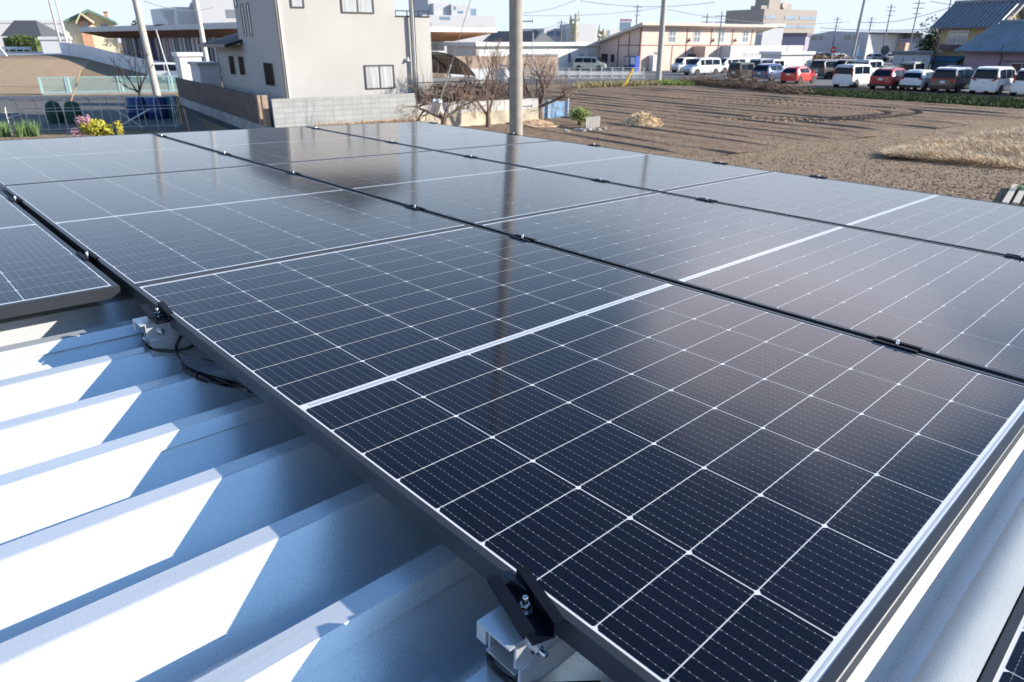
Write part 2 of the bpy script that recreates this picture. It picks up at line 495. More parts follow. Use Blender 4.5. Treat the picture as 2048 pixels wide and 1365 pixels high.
cl = make_clamp(True, -5); cl.matrix_world = rm(-.0150, .238, 0); tag(cl, 'dark clamp above the loose black cables at the edge of the nearest panel', group='clamps on the bare panel edge')
cl_mid = make_clamp(False); first = True
for r, where in ((1, 'between the front and middle panel rows'), (2, 'between the middle row and the field row')):
    for i, v in enumerate(VPOS):
        M = rm(r * PU - .010, v, 0); lab = '%s small bolted clamp in the gap %s' % (VN[i], where)
        if first: cl_mid.matrix_world = M; tag(cl_mid, lab, group='clamps in the panel gaps'); first = False
        else: dup(cl_mid, M, lab, 'clamps in the panel gaps')
for i, v in enumerate(VPOS[2:4]):
    dup(cl_mid, rm(-.011, v, 0), '%s bolted clamp in the gap beside the panel cut by the left edge' % ['near', 'farther'][i], 'clamps in the panel gaps')
Rz = Matrix.Rotation(math.pi, 4, 'Z')
for i, v in enumerate(VPOS):
    M = rm(3 * PU - .009, v, 0) @ Rz; lab = '%s clamp on the outer panel edge facing the ploughed field' % VN[i]
    dup(cl_mid, M, lab, 'clamps on the outer panel edge')

# ------------------------------------------------------------------ loose cables under the edge of the nearest panel
def spline(pts, n=10):
    P = [Vector(p) for p in pts]; P = [P[0] * 2 - P[1]] + P + [P[-1] * 2 - P[-2]]; out = []
    for i in range(1, len(P) - 2):
        for k in range(n):
            t = k / n; a, b, c, d = P[i - 1:i + 3]
            out.append(.5 * ((2 * b) + (c - a) * t + (2 * a - 5 * b + 4 * c - d) * t * t + (3 * b - 3 * c + d - a) * t ** 3))
    out.append(P[-2]); return out
def rcab(name, label, pts, r, cat='cable', group=None, extra=None):
    root = thing(name, label, cat, rm(), group)
    mb = MB(); mb.tube(spline([(u, -v, w) for u, v, w in pts]), r, n=8); mb.build('jacket', M_CABLE, root, True)
    return root
def rinv(px, py, w):
    "roof coordinates of the point at height w seen at a pixel"
    p = onp(px, py, RO + RW * w, RW) - RO; return (p.dot(RU), -p.dot(RY), w)
def roofw(v):
    t = (v - .256) % .2
    return -.08 if t > .165 else -.08 - t * 1.257 if t < .07 else -.168 if t < .095 else -.168 + (t - .095) * 1.257
def rs(px, py, lift=.004):
    "roof coordinates where the sight line comes within lift of the ribbed sheet"
    w = 0.
    while w > -.17:
        q = rinv(px, py, w)
        if w - roofw(q[1]) <= lift: break
        w -= .001
    return q
rcab('solar_cable', 'black cable looping from under the silver clamp foot', [(.08, .25, -.05), rs(300, 650, .03), rs(287, 672, .022), rs(290, 688, .02), rs(308, 699, .022), rs(342, 703, .030), rs(375, 697, .045), rs(400, 684, .06), (.06, .37, -.04)], .0036, group='loose panel cables')
c2 = rcab('solar_cable', 'black cable with a plug connector hanging below the panel edge', [(.06, .30, -.035), rs(372, 664, .06), rs(356, 684, .05), rs(352, 704, .040), rs(361, 724, .03), rs(378, 740, .018), rs(400, 748, .010), rs(425, 755, .012), rs(450, 762, .020), rs(475, 768, .034), rs(500, 777, .045), rs(518, 784, .05), (.06, .70, -.04)], .0036, group='loose panel cables')
cn = MB(); q0, q1, q2 = [Vector((p[0], -p[1], p[2])) for p in (rs(374, 741, .012), rs(396, 751, .012), rs(418, 760, .012))]
cn.tube([q0, q1], .0078, n=12); cn.tube([q1, q2], .0098, .0088, n=12); cn.tube([q0 + (q0 - q1) * .35, q0], .0058, n=10)
cn.build('connector', plain('black_connector', (.012, .012, .013), .3), c2, True)
rcab('solar_cable', 'second black cable running beside the plugged cable', [rs(418, 760, .010), rs(440, 768, .012), rs(465, 774, .024), rs(490, 779, .036), rs(510, 784, .045), (.06, .69, -.045)], .0036, group='loose panel cables')
rcab('cable_tie', 'thin black cable tie tail sticking out from the crossed cables', [rs(352, 703, .038), rs(395, 716, .035), rs(441, 725, .05)], .0012, 'cable tie')
rcab('solar_cable', 'black cable stub curling under the large end clamp', [rs(978, 1306, .012), rs(982, 1328, .012), rs(1000, 1348, .012), rs(1020, 1362, .012), rs(1050, 1372, .012), (.03, 1.52, -.09)], .0040, group='loose panel cables')
# ------------------------------------------------------------------ ground: one sheet that rises gently at the far left
def sm(t): t = max(0., min(1., t)); return t * t * (3 - 2 * t)
def zg(X, Y): return 2.0 * sm((-X - 31) / 27) * sm((Y - 53) / 42)
def gz(px, py):
    "point on the rising ground seen at a pixel"
    d = ray(px, py); t = 20.0
    for i in range(4000):
        p = EYE + d * t
        if p.z <= zg(p.x, p.y): return p
        t *= 1.002
    return p
def soil_mat(name, lo, hi, sc=1.0, bump=.5, green=0.):
    m, t, b = newmat(name); p = t.pos()
    f = t.noise(p, 1.3 * sc, 6, .65); g = t.noise(p, 14 * sc, 4, .6)
    c = t.ramp(t.m('ADD', t.m('MULTIPLY', f, .6), t.m('MULTIPLY', g, .4)), [(.32, lo), (.68, hi)])
    if green:
        k = t.ramp(t.noise(p, .35, 4), [(.52, 0), (.62, green)])
        c = t.mix(k, c, (.10, .13, .035))
    t.l(c, b.inputs['Base Color'])
    t.l(t.bump(t.m('ADD', g, t.m('MULTIPLY', t.noise(p, 3.5 * sc, 3), 2.)), bump, .09), b.inputs['Normal'])
    setp(b, rough=.95, spec=.15); return m
M_SOIL = soil_mat('dry_soil', (.165, .112, .076), (.305, .220, .150), 1., .5)
M_GARDEN = soil_mat('garden_soil', (.18, .125, .082), (.37, .275, .185), 1.3, .5)
M_PATH = soil_mat('trodden_earth', (.36, .28, .19), (.52, .42, .29), 1.2, .25)
M_ASPH = plain('asphalt', (.085, .088, .092), .85, 0, .22, .6, fine=.15)
M_CONC = plain('concrete', (.42, .41, .385), .8, 0, .18, 1.2, fine=.1)
xs = [-1500, -500, -260, -160, -120, -100, -90] + [-84 + 3 * i for i in range(24)] + [-10, 0, 10, 20, 40, 80, 160, 400, 1500]
ys = [-40, 0, 30, 48] + [52 + 3 * i for i in range(18)] + [110, 130, 180, 300, 800, 2500]
g = MB()
g.v = [Vector((x, y, zg(x, y))) for y in ys for x in xs]
nx = len(xs)
g.f = [(j * nx + i, j * nx + i + 1, (j + 1) * nx + i + 1, (j + 1) * nx + i) for j in range(len(ys) - 1) for i in range(nx - 1)]
g.m = [0] * len(g.f)
tag(g.build('ground', M_GARDEN, smooth=True), kind='structure')
def sheet(name, pts, mat, z, kind='structure', drape=False):
    mb = MB()
    if drape:
        a, b, c, d = [Vector((p[0], p[1], 0)) for p in pts]; n = 24
        for j in range(n + 1):
            for i in range(n + 1):
                q = (a.lerp(b, i / n)).lerp(d.lerp(c, i / n), j / n); mb.v.append(Vector((q.x, q.y, zg(q.x, q.y) + z)))
        mb.f = [(j * (n + 1) + i, j * (n + 1) + i + 1, (j + 1) * (n + 1) + i + 1, (j + 1) * (n + 1) + i) for j in range(n) for i in range(n)]; mb.m = [0] * len(mb.f)
    else: mb.add([(p[0], p[1], z) for p in pts], [tuple(range(len(pts)))])
    return tag(mb.build(name, mat), kind=kind)

# ploughed field, its furrows along E2
F0 = gp(1130, 190)
def fpt(a, b, z=0): return F0 - E2 * a + E1 * b + UP * z
rnd = random.Random(5)
def furrow_field():
    mb = MB(); bs = []; b = -19.0; hs = []
    lines = sorted([-14.2, -12.9, -11.6, -10.2, -8.9, -7.6, -6.3, -5.0, -3.6, -2.2, -.8, .6, 2.0, 3.4, 4.8, 6.6, 8.6, 10.5, 13])
    while b < 26:
        bs.append(b); b += .13
    na = 60; L = 36.0; hh = [rnd.choice((.5, .8, 1.0, 1.2)) for _ in lines]
    W = [[rnd.gauss(0, 1) for _ in lines] for _ in range(na + 1)]
    for i in range(na + 1):
        a = -10 + L * i / na
        for b in bs:
            h = .035 + .006 * math.sin(b * 9.0 + .4 * math.sin(a * .5)) + rnd.uniform(-.005, .005)
            for k, c in enumerate(lines):
                d = b - c - .10 * math.sin(a * .21 + k) 
                if abs(d) < .5:
                    h += hh[k] * (.046 * math.exp(-((d - .12) / .07) ** 2) - .03 * math.exp(-((d + .05) / .10) ** 2))
            e = sm((a + 10) / 5) * sm((26.5 + 1.2 * math.sin(b * .9) + .5 * math.sin(b * 2.3) - a) / 2.2); p = fpt(a, b); mb.v.append(Vector((p.x, p.y, h * e - .012 * (1 - e))))
    nb = len(bs)
    mb.f = [(i * nb + j, i * nb + j + 1, (i + 1) * nb + j + 1, (i + 1) * nb + j) for i in range(na) for j in range(nb - 1)]
    mb.m = [0] * len(mb.f)
    tag(mb.build('ploughed_field', M_SOIL), kind='structure')
furrow_field()
def clods(name, poly_px, n, size, mat, seed):
    "lumps of earth lying on the soil"
    r = random.Random(seed); mb = MB()
    (x0, y0), (x1, y1) = poly_px
    for _ in range(n):
        p = gp(r.uniform(x0, x1), y0 + (y1 - y0) * r.random() ** .8)
        s = size * r.uniform(.4, 1.3)
        vs = [(p.x + s * r.uniform(.6, 1.2) * math.cos(k * 1.2566), p.y + s * r.uniform(.6, 1.2) * math.sin(k * 1.2566), .0) for k in range(5)] + [(p.x, p.y, s * r.uniform(.4, .9))]
        mb.add(vs, [(k, (k + 1) % 5, 5) for k in range(5)])
    return tag(mb.build(name, mat), kind='stuff')
tag(clods('earth_clods', ((1100, 262), (2048, 400)), 9000, .034, M_SOIL, 3), 'brown clods of earth over the rough near end of the field', 'earth')

# tyre tracks of the turning tractor: rows of small ridges
def tracks():
    mb = MB()
    for pts in ([(1290, 187), (1420, 196), (1600, 205), (1720, 211), (1800, 219), (1830, 227), (1800, 233), (1740, 239), (1660, 243), (1560, 243), (1440, 238)],
                [(1330, 195), (1500, 206), (1640, 214), (1730, 221), (1768, 228), (1740, 233), (1690, 237), (1600, 239), (1500, 236)]):
        P = spline([gp(*q) for q in pts], 40)
        acc = 0
        for a, b in zip(P, P[1:]):
            acc += (b - a).length
            if acc > .34:
                acc = 0; d = (b - a).normalized(); n = Vector((-d.y, d.x, 0))
                for sgn in (-1, 1):
                    c = a + n * .19 * sgn; e = (n * .17 + d * .10 * sgn)
                    q = d * .07
                    mb.add([c - e - q, c + e - q, c + e + q, c - e + q, c - e + UP * .045, c + e + UP * .045], [(0, 1, 5, 4), (2, 3, 4, 5), (1, 2, 5), (3, 0, 4)])
    o = mb.build('tyre_tracks', M_SOIL); o.location.z = .03
    tag(o, 'curving tractor tyre prints pressed into the ploughed soil', 'tyre tracks', kind='stuff')
tracks()

# roads, paving and paths
A, B = gp(-60, 203), gp(352, 199.5); C_, D = gp(352, 191), gp(-60, 193)
sheet('road', [A, B, C_, D], M_ASPH, .012)
sheet('lane', [gp(385, 222), gp(560, 262), gp(505, 262), gp(352, 224)], M_ASPH, .010)
sheet('garden_lane', [gp(-40, 203.5), gp(352, 200), gp(420, 262), gp(-40, 262)], plain('dark_gravel', (.115, .105, .095), .95, 0, .2, 2, fine=.3), .008)
c0 = gp(900, 172); c1 = gp(1375, 172); c2_ = gp(1375, 158); c3 = gp(900, 158)
sheet('side_road', [gp(900, 170.5), gp(1300, 169), gp(1420, 157), gp(1420, 151.5), gp(900, 151.5)], M_ASPH, .012)
lot = plain('car_park_asphalt', (.15, .152, .155), .85, 0, .18, .5, fine=.1)
sheet('car_park', [gp(1285, 157), gp(1370, 158), gp(1640, 184), gp(2300, 220), gp(2300, 128), gp(1600, 118), gp(1285, 137)], lot, .006)
sheet('forecourt', [gp(1000, 151), gp(1285, 151), gp(1285, 128), gp(1000, 128)], M_CONC, .006)
sheet('left_field', [gz(-60, 189), gz(92, 189), gz(180, 124), gz(-60, 119)], soil_mat('pale_left_soil', (.30, .21, .135), (.46, .34, .225), 1, .4), .03, drape=True)
sheet('upper_road', [gz(-60, 112), gz(128, 112), gz(100, 101), gz(-60, 100)], plain('worn_asphalt', (.27, .28, .30), .85, 0, .1, .5), .03, drape=True)
sheet('footpath', [gp(1030, 268), gp(1180, 264), gp(1330, 252), gp(1290, 262), gp(1120, 276)], M_PATH, .012)

# ------------------------------------------------------------------ planting helpers
def leafmat(name, a, b_, rough=.6):
    m, t, b = newmat(name); f = t.noise(t.pos(), 5, 3)
    t.l(t.ramp(f, [(.3, a), (.7, b_)]), b.inputs['Base Color']); setp(b, rough=rough, spec=.3)
    return m
M_BARK = plain('grey_brown_bark', (.17, .12, .09), .9, 0, .25, 14)
M_TWIG = plain('red_brown_twig', (.38, .265, .195), .85, 0, .2, 20)
M_BARKD = plain('dark_bark', (.060, .048, .042), .9, 0, .25, 14)
def leaves(mb, c, rx, ry, rz, n, s, r, shell=.5, mi=0):
    for _ in range(n):
        while True:
            q = Vector((r.uniform(-1, 1), r.uniform(-1, 1), r.uniform(-1, 1)))
            if shell * r.random() < q.length <= 1: break
        p = Vector(c) + Vector((q.x * rx, q.y * ry, q.z * rz)); a = Vector((r.gauss(0, 1), r.gauss(0, 1), r.gauss(0, .8))).normalized(); b = a.orthogonal().normalized()
        k = s * r.uniform(.6, 1.3)
        mb.add([p - a * k, p + b * k * .45, p + a * k, p - b * k * .45], [(0, 1, 2, 3)], mi)
def blades(mb, p, n, h, spread, r, w=.012, mi=0):
    for _ in range(n):
        a = r.uniform(0, 6.283); d = Vector((math.cos(a), math.sin(a), 0)); q = Vector(p) + d * spread * r.random() * .4
        k = h * r.uniform(.5, 1.15); t = q + UP * k + d * k * r.uniform(.1, .6); m = q.lerp(t, .55) + UP * k * .12
        o = Vector((-d.y, d.x, 0)) * w
        mb.add([q - o, q + o, m + o * .8, m - o * .8, t], [(0, 1, 2, 3), (3, 2, 4)], mi)
def grow(tr, tw, p, d, L, r, depth, R, spread=.7, up=.25, kids=(2, 4), droop=0., minr=.006):
    segs = 4; pts = [p]; q = p; dd = d.normalized()
    for i in range(segs):
        dd = (dd + Vector((R.gauss(0, .13), R.gauss(0, .13), R.gauss(0, .10) + up * .12 - droop * .1))).normalized()
        q = q + dd * L / segs; pts.append(q)
    r1 = max(minr * .5, r * .55)
    (tr if r > .017 else tw).tube(pts, r, r1, 6 if r > .03 else 4, cap=False)
    if depth <= 0: return
    n = R.randint(*kids)
    for k in range(n):
        f = .45 + .55 * (k + 1) / n
        i = min(segs, max(1, int(round(f * segs)))); base = pts[i]
        a = R.uniform(0, 6.283); o = dd.orthogonal().normalized(); o = Matrix.Rotation(a, 3, dd) @ o
        nd = (dd * R.uniform(.5, 1.) + o * spread * R.uniform(.6, 1.2) + UP * up).normalized()
        grow(tr, tw, base, nd, L * R.uniform(.55, .82), max(minr, r * R.uniform(.42, .62)), depth - 1, R, spread, up, kids, droop, minr)
def bare_tree(label, base, trunk_h, r, limbs, depth, seed, bark=M_BARK, twig=M_TWIG, spread=.7, up=.25, kids=(2, 4), droop=0., lean=(0, 0), group=None, minr=.006, suckers=0):
    R = random.Random(seed); base = Vector(base)
    root = thing('bare_tree', label, 'tree', Matrix.Translation(base), group)
    tr, tw = MB(), MB()
    top = Vector((lean[0], lean[1], trunk_h))
    tr.tube([Vector((0, 0, -.1)), Vector((lean[0] * .4 + .02, lean[1] * .4, trunk_h * .5)), top], r * 1.25, r * .9, 8, cap=False)
    for d, L, k in limbs:
        grow(tr, tw, top - UP * .05, Vector(d), L, r * k, depth, R, spread, up, kids, droop, minr)
    for i in range(suckers):
        a = R.uniform(0, 6.283); q = top + Vector((math.cos(a) * R.uniform(.2, .9), math.sin(a) * R.uniform(.2, .9), R.uniform(.1, .5)))
        grow(tr, tw, q, Vector((R.gauss(0, .15), R.gauss(0, .15), 1)), R.uniform(.7, 1.5), .010, 1, R, .35, .5, (2, 3), 0, .005)
    tr.build('trunk', bark, root, True); tw.build('twigs', twig, root)
    return root
b1 = far(884, 262, 27.5); b1.z = 0
bare_tree('low bare fruit tree with drooping branches in front of the grey block wall', b1, .85, .12, [((-1, .1, .45), 1.1, .7), ((-.6, -.3, .8), .8, .6), ((.7, .2, .6), .8, .6), ((.15, .5, .9), .7, .5)], 5, 4, spread=.75, up=.02, kids=(2, 4), droop=.5, lean=(.1, .05), group='bare trees behind the roof', suckers=14, minr=.0055)
b2 = gp(976, 256)
bare_tree('slender upright bare tree just left of the concrete pole', b2, .55, .11, [((-.55, .1, 1), 1.15, .62), ((.30, .2, 1), 1.2, .62), ((.02, -.3, 1.1), 1.1, .6), ((.5, -.1, .8), .9, .5)], 5, 12, spread=.5, up=.45, kids=(2, 4), group='bare trees behind the roof', suckers=22, minr=.0055)
b3 = gp(1078, 240)
bare_tree('wide spreading bare tree right of the concrete pole', b3, .62, .17, [((-.75, .0, 1.1), 1.25, .72), ((.55, .1, .85), 1.15, .65), ((1, -.1, .42), 1.0, .5), ((-.1, .4, 1.2), 1.0, .5)], 5, 27, spread=.72, up=.16, kids=(2, 4), group='bare trees behind the roof', suckers=18, minr=.0055)
b4 = gp(282, 203)
bare_tree('small dark leafless tree beside the left utility pole', b4, .55, .10, [((-.9, 0, 1.0), 1.25, .6), ((.8, .1, 1.1), 1.15, .6), ((-.15, .2, 1.2), 1.3, .6), ((.3, -.2, 1.2), 1.2, .5), ((-1.2, .1, .7), 1.0, .5)], 3, 9, M_BARKD, M_BARKD, spread=.55, up=.35, kids=(2, 3), minr=.012)

# ------------------------------------------------------------------ walls and the cream house
def blocks_mat(name, col, mortar, bw, bh, var=.1, ax='x', ms=.012):
    m, t, b = newmat(name); p = t.obj()
    s = t.sep(p); cv = t.n('ShaderNodeCombineXYZ')
    t.l(s[0], cv.inputs[0]); t.l(s[2], cv.inputs[1])
    br = t.n('ShaderNodeTexBrick'); t.l(cv.outputs[0], br.inputs['Vector'])
    br.inputs['Scale'].default_value = 1; br.inputs['Brick Width'].default_value = bw; br.inputs['Row Height'].default_value = bh
    br.inputs['Mortar Size'].default_value = ms; br.offset = 0.0 if 'stack' in name else .5
    br.inputs['Color1'].default_value = (*[c * (1 - var) for c in col], 1); br.inputs['Color2'].default_value = (*[c * (1 + var) for c in col], 1)
    br.inputs['Mortar'].default_value = (*mortar, 1)
    n = t.noise(t.pos(), 2.5, 5)
    c = t.mix(t.m('MULTIPLY', t.ramp(n, [(.45, 0), (.75, 1)]), .35), br.outputs[0], tuple(c * .6 for c in col))
    t.l(c, b.inputs['Base Color'])
    t.l(t.bump(br.outputs['Fac'], -.25, .01), b.inputs['Normal'])
    setp(b, rough=.85); return m
W0 = gp(543, 200, 1.5)
W0.z = 0
ww = thing('block_wall', 'long pale grey concrete block wall in front of the cream house', 'wall', frame(W0, E1))
mb = MB(); mb.box(0, 6.05, 0, .12, -.1, 1.49); mb.build('blocks', blocks_mat('stack_grey_blocks', (.37, .38, .375), (.27, .27, .265), .4, .2, .07), ww)
mb = MB(); mb.box(-.01, 6.06, -.008, .128, 1.49, 1.515); mb.build('capping', M_CONC, ww)
lw = thing('concrete_wall', 'low stained concrete wall carrying the dark mesh fence', 'wall', frame(W0 + E1 * 6.07, E1))
mb = MB(); mb.box(0, 6.4, 0, .14, .62, 1.06); mb.build('upper_course', plain('pale_render', (.50, .49, .47), .85, 0, .15, 2), lw)
mb = MB(); mb.box(0, 6.4, -.03, .16, -.1, .615); mb.build('footing', plain('ochre_stained_concrete', (.50, .44, .33), .9, 0, .28, 1.6), lw)
fe = thing('mesh_fence', 'dark brown mesh fence on top of the low concrete wall', 'fence', frame(W0 + E1 * 6.1 + E2 * .07, E1))
mb = MB()
for i in range(64): mb.box(.05 + i * .1, .062 + i * .1, 0, .012, 1.08, 1.92)
mb.build('mesh', plain('dark_brown_mesh', (.065, .050, .045), .6), fe)
mb = MB()
for i in range(5): mb.box(i * 1.58, i * 1.58 + .045, .014, .059, 1.06, 1.95)
mb.box(0, 6.36, .013, .04, 1.90, 1.94)
mb.box(0, 6.36, .013, .04, 1.09, 1.13); mb.build('posts', plain('dark_fence_post', (.05, .045, .045), .5), fe)
hd = MB(); R = random.Random(3); leaves(hd, (3.2, .75, 1.25), 3.3, .45, .75, 1500, .10, R, .2)
for i in range(160): x = R.uniform(0, 6.4); hd.tube([(x, .75, .3), (x + R.gauss(0, .3), .75 + R.gauss(0, .2), R.uniform(1.3, 2.0))], .008, .004, 3, cap=False)
ho = hd.build('dry_hedge', plain('dry_red_brown_foliage', (.13, .075, .055), .9, 0, .4, 6)); ho.matrix_world = frame(W0 + E1 * 6.1 + E2 * .1, E1)
tag(ho, 'dry reddish brown hedge right behind the dark mesh fence', 'hedge')

BWP = gp(475, 254); BW0 = onp(538, 240, BWP, E1); BW0.z = 0
bw = thing('brick_garden_wall', 'dark brown split-face block wall on a concrete footing along the lane', 'wall', frame(BW0 + E2 * 20.0, -E2))
mb = MB(); mb.box(0, 18.6, 0, .13, .46, 1.55); mb.build('blocks', blocks_mat('brown_split_blocks', (.135, .098, .088), (.09, .07, .065), .4, .19, .18), bw)
mb = MB(); mb.box(0, 20.2, -.03, .16, -.1, .455); mb.build('footing', plain('stained_footing', (.36, .35, .33), .9, 0, .25, 1.5, fine=.2), bw)
mb = MB(); mb.box(18.65, 18.9, -.04, .17, .46, 1.58); mb.box(19.3, 19.55, -.04, .17, .0, 1.62); mb.build('pier', plain('tan_brick_pier', (.36, .27, .20), .85, 0, .2, 5), bw)
kb = MB(); kb.box(0, 20, -.55, -.05, -.1, .015); kb.build('gutter_slab', plain('dark_gutter', (.05, .05, .05), .9), bw)

M_SIDING = None
def siding():
    m, t, b = newmat('cream_siding_boards'); s = t.sep(t.obj())
    def lines(x, w, th): 
        f = t.m('FRACT', t.m('DIVIDE', x, w)); return t.m('LESS_THAN', f, th / w)
    ln = t.m('MAXIMUM', lines(t.m('ADD', s[2], .1), .455, .008), lines(t.m('ADD', s[0], s[1]), 1.52, .010))
    fine = t.m('MULTIPLY', t.m('MAXIMUM', lines(s[2], .0455, .010), lines(t.m('ADD', s[0], s[1]), .10, .006)), .10)
    base = t.ramp(t.noise(t.pos(), .5, 4), [(.3, (.425, .412, .392)), (.7, (.475, .462, .442))])
    c = t.mix(t.m('MAXIMUM', t.m('MULTIPLY', ln, .22), fine), base, (.30, .28, .26))
    st = t.ramp(t.noise(t.vscale(t.pos(), 1.2, 1.2, .25), 1.4, 5), [(.56, 0), (.75, 1)])
    c = t.mix(t.m('MULTIPLY', st, .12), c, (.30, .29, .28))
    t.l(c, b.inputs['Base Color']); setp(b, rough=.7); return m
M_SIDING = siding()
M_ALUD = plain('dark_bronze_sash', (.075, .072, .068), .45, .3)
M_ALUL = plain('silver_sash', (.55, .56, .57), .4, .6)
M_GLASS = None
def glass_mat(name, col, rough=.04, coat=.0):
    m, t, b = newmat(name)
    t.l(t.ramp(t.noise(t.vscale(t.pos(), 6, 6, .3), 1.5, 3), [(.35, tuple(c * .75 for c in col)), (.65, tuple(min(1, c * 1.2) for c in col))]), b.inputs['Base Color'])
    setp(b, rough=rough, spec=.6, coat=.5, coatr=.02); return m
M_CURT = glass_mat('curtained_glass', (.46, .47, .47))
M_DARKG = glass_mat('dark_window_glass', (.030, .036, .045))
M_MIDG = glass_mat('grey_window_glass', (.20, .23, .26))
def window(root, s0, s1, z0, z1, glass=None, frm=None, name='window', bars=1, y=0., fw=.05, mull_h=None):
    "frame standing 3 cm proud of the wall face y, panes a little behind it"
    glass = glass or M_CURT; frm = frm or M_ALUD
    f = MB()
    f.box(s0, s1, y - .035, y - .003, z0, z0 + fw); f.box(s0, s1, y - .035, y - .003, z1 - fw, z1)
    f.box(s0, s0 + fw, y - .035, y - .003, z0 + fw, z1 - fw); f.box(s1 - fw, s1, y - .035, y - .003, z0 + fw, z1 - fw)
    for i in range(1, bars + 1):
        x = s0 + (s1 - s0) * i / (bars + 1); f.box(x - fw * .45, x + fw * .45, y - .030, y - .003, z0 + fw, z1 - fw)
    if mull_h: f.box(s0 + fw, s1 - fw, y - .028, y - .003, mull_h - fw * .5, mull_h + fw * .5)
    o = f.build(name, frm, root)
    p = MB(); p.quad((s0 + fw * .8, y - .012, z0 + fw * .8), (s1 - fw * .8, y - .012, z0 + fw * .8), (s1 - fw * .8, y - .012, z1 - fw * .8), (s0 + fw * .8, y - .012, z1 - fw * .8))
    p.build('pane', glass, o); return o
def tiled(name, col, pitch, ax, rough=.45, depth=.03, metal=0.):
    "roof with ribs every pitch metres along the given object axis"
    m, t, b = newmat(name); s = t.sep(t.obj())
    x = s[{'x': 0, 'y': 1, 'z': 2}[ax]]
    w = t.m('SINE', t.m('MULTIPLY', x, 6.2832 / pitch))
    t.l(t.bump(w, .9, depth), b.inputs['Normal'])
    n = t.noise(t.pos(), 1.3, 4)
    t.l(t.mix(t.m('ADD', t.m('MULTIPLY', w, .12), t.m('MULTIPLY', n, .5)), tuple(c * .7 for c in col), tuple(c * 1.25 for c in col)), b.inputs['Base Color'])
    setp(b, rough=rough, metal=metal); return m
M_TILEDK = tiled('dark_slate_roof', (.022, .026, .034), .12, 'z', .7, .03)
H0 = onp(576, 197, W0 + E2 * 1.3, E2); H0.z = 0
hs = thing('cream_house', 'tall cream two-storey house with siding boards behind the grey block wall', 'house', frame(H0, E1))
mb = MB(); mb.box(0, 4.93, 0, 6.64, -.1, 7.2); mb.box(4.93, 6.55, .003, 5.5, -.1, 4.5)
mb.box(.003, 3.5, 6.64, 11.6, -.1, 3.40); mb.build('wall', M_SIDING, hs)
rf = MB(); rf.prism([(-.55, 7.2), (5.5, 7.2), (5.5, 7.32), (2.5, 8.5), (-.55, 7.32)], 'y', -.5, 7.1); rf.build('roof', M_TILEDK, hs)
window(hs, 3.35, 4.70, 1.66, 2.62); window(hs, 2.58, 3.98, 4.58, 5.75); window(hs, .55, 1.08, 4.72, 5.6, bars=0)
pr = MB()                                             # pent roof of the low side wing on the left
pr.add([(-.75, 6.0, 3.42), (-.75, 12.0, 3.42), (2.6, 12.0, 4.35), (2.6, 6.0, 4.35), (-.75, 6.0, 3.30), (-.75, 12.0, 3.30), (2.6, 12.0, 4.2), (2.6, 6.0, 4.2)],
       [(0, 3, 2, 1), (4, 5, 6, 7), (0, 1, 5, 4), (1, 2, 6, 5), (2, 3, 7, 6), (3, 0, 4, 7)])
pr.build('porch_roof', M_TILEDK, hs)
gu = MB(); gu.box(-.84, -.76, 5.95, 12.05, 3.28, 3.42); gu.build('gutter', plain('dark_gutter_plastic', (.05, .052, .06), .4), hs)
dp = MB(); dp.tube([(-.05, -.05, 1.3), (-.05, -.05, 7.1)], .04, n=8); dp.build('downpipe', plain('brown_grey_downpipe', (.16, .145, .13), .5), hs)
dp = MB(); dp.tube([(.06, -.045, 1.3), (.06, -.045, 7.1)], .035, n=8); dp.build('downpipe', plain('white_downpipe', (.7, .69, .66), .5), hs)
lt = MB(); lt.lathe([(.02, .16), (.07, .02), (.08, 0)], 10, 0, (5.35, -.09, 2.75)); lt.build('wall_lamp', plain('lamp_white', (.65, .64, .62), .4), hs)
# windows of the shaded left face, built in the face's own frame (x towards the camera)
lf = Matrix.Rotation(-math.pi / 2, 4, 'Z')
def left_win(s0, s1, z0, z1, glass, grille=False):
    o = window(hs, -s1, -s0, z0, z1, glass, bars=0); o.matrix_local = lf
    if grille:
        q = MB()
        n = max(3, int((s1 - s0) / .09))
        for i in range(n + 1): x = -s1 + (s1 - s0) * i / n; q.box(x - .008, x + .008, -.075, -.055, z0 - .03, z1 + .03)
        for i in range(8): z = z0 + (z1 - z0) * i / 7; q.box(-s1 - .02, -s0 + .02, -.055, -.040, z - .007, z + .007)
        q.build('grille', plain('black_grille', (.018, .018, .02), .4, .3), o)
for a in ((5.02, 5.42), (4.05, 4.45)): left_win(a[0], a[1], 3.75, 5.05, M_MIDG)
left_win(6.0, 6.5, 4.95, 6.0, M_MIDG)
left_win(8.25, 9.0, 2.08, 2.86, M_DARKG, True); left_win(6.35, 7.05, 2.12, 2.86, M_DARKG, True); left_win(1.6, 2.75, 1.86, 2.68, M_DARKG, True)
rl = MB()
for x in (4.97, 5.5, 6.05, 6.5): rl.box(x - .02, x + .02, .05, .09, 4.53, 4.72)
rl.box(4.95, 6.53, .05, .09, 4.70, 4.74); rl.box(4.95, 6.55, -.05, .16, 4.5, 4.53); rl.build('balcony_rail', plain('black_rail', (.03, .03, .032), .4, .4), hs)
ut = thing('utility_box', 'flat grey roof of the side lean-to beside the brown wall', 'lean-to', frame(H0 + E2 * 11.75 - E1 * 1.02, E1))
mb = MB(); mb.box(0, 1.0, 0, 2.4, -.1, 2.40); mb.build('wall', plain('pale_blue_panel', (.52, .55, .58), .5), ut)
mb = MB(); mb.box(-.10, 1.02, -.12, 2.5, 2.40, 2.54); mb.build('roof', plain('grey_flat_roof', (.30, .33, .36), .4), ut)
wb_ = thing('storage_shed', 'small white storage shed behind the flat grey lean-to', 'shed', frame(H0 + E2 * 17.2 - E1 * 1.0, E1))
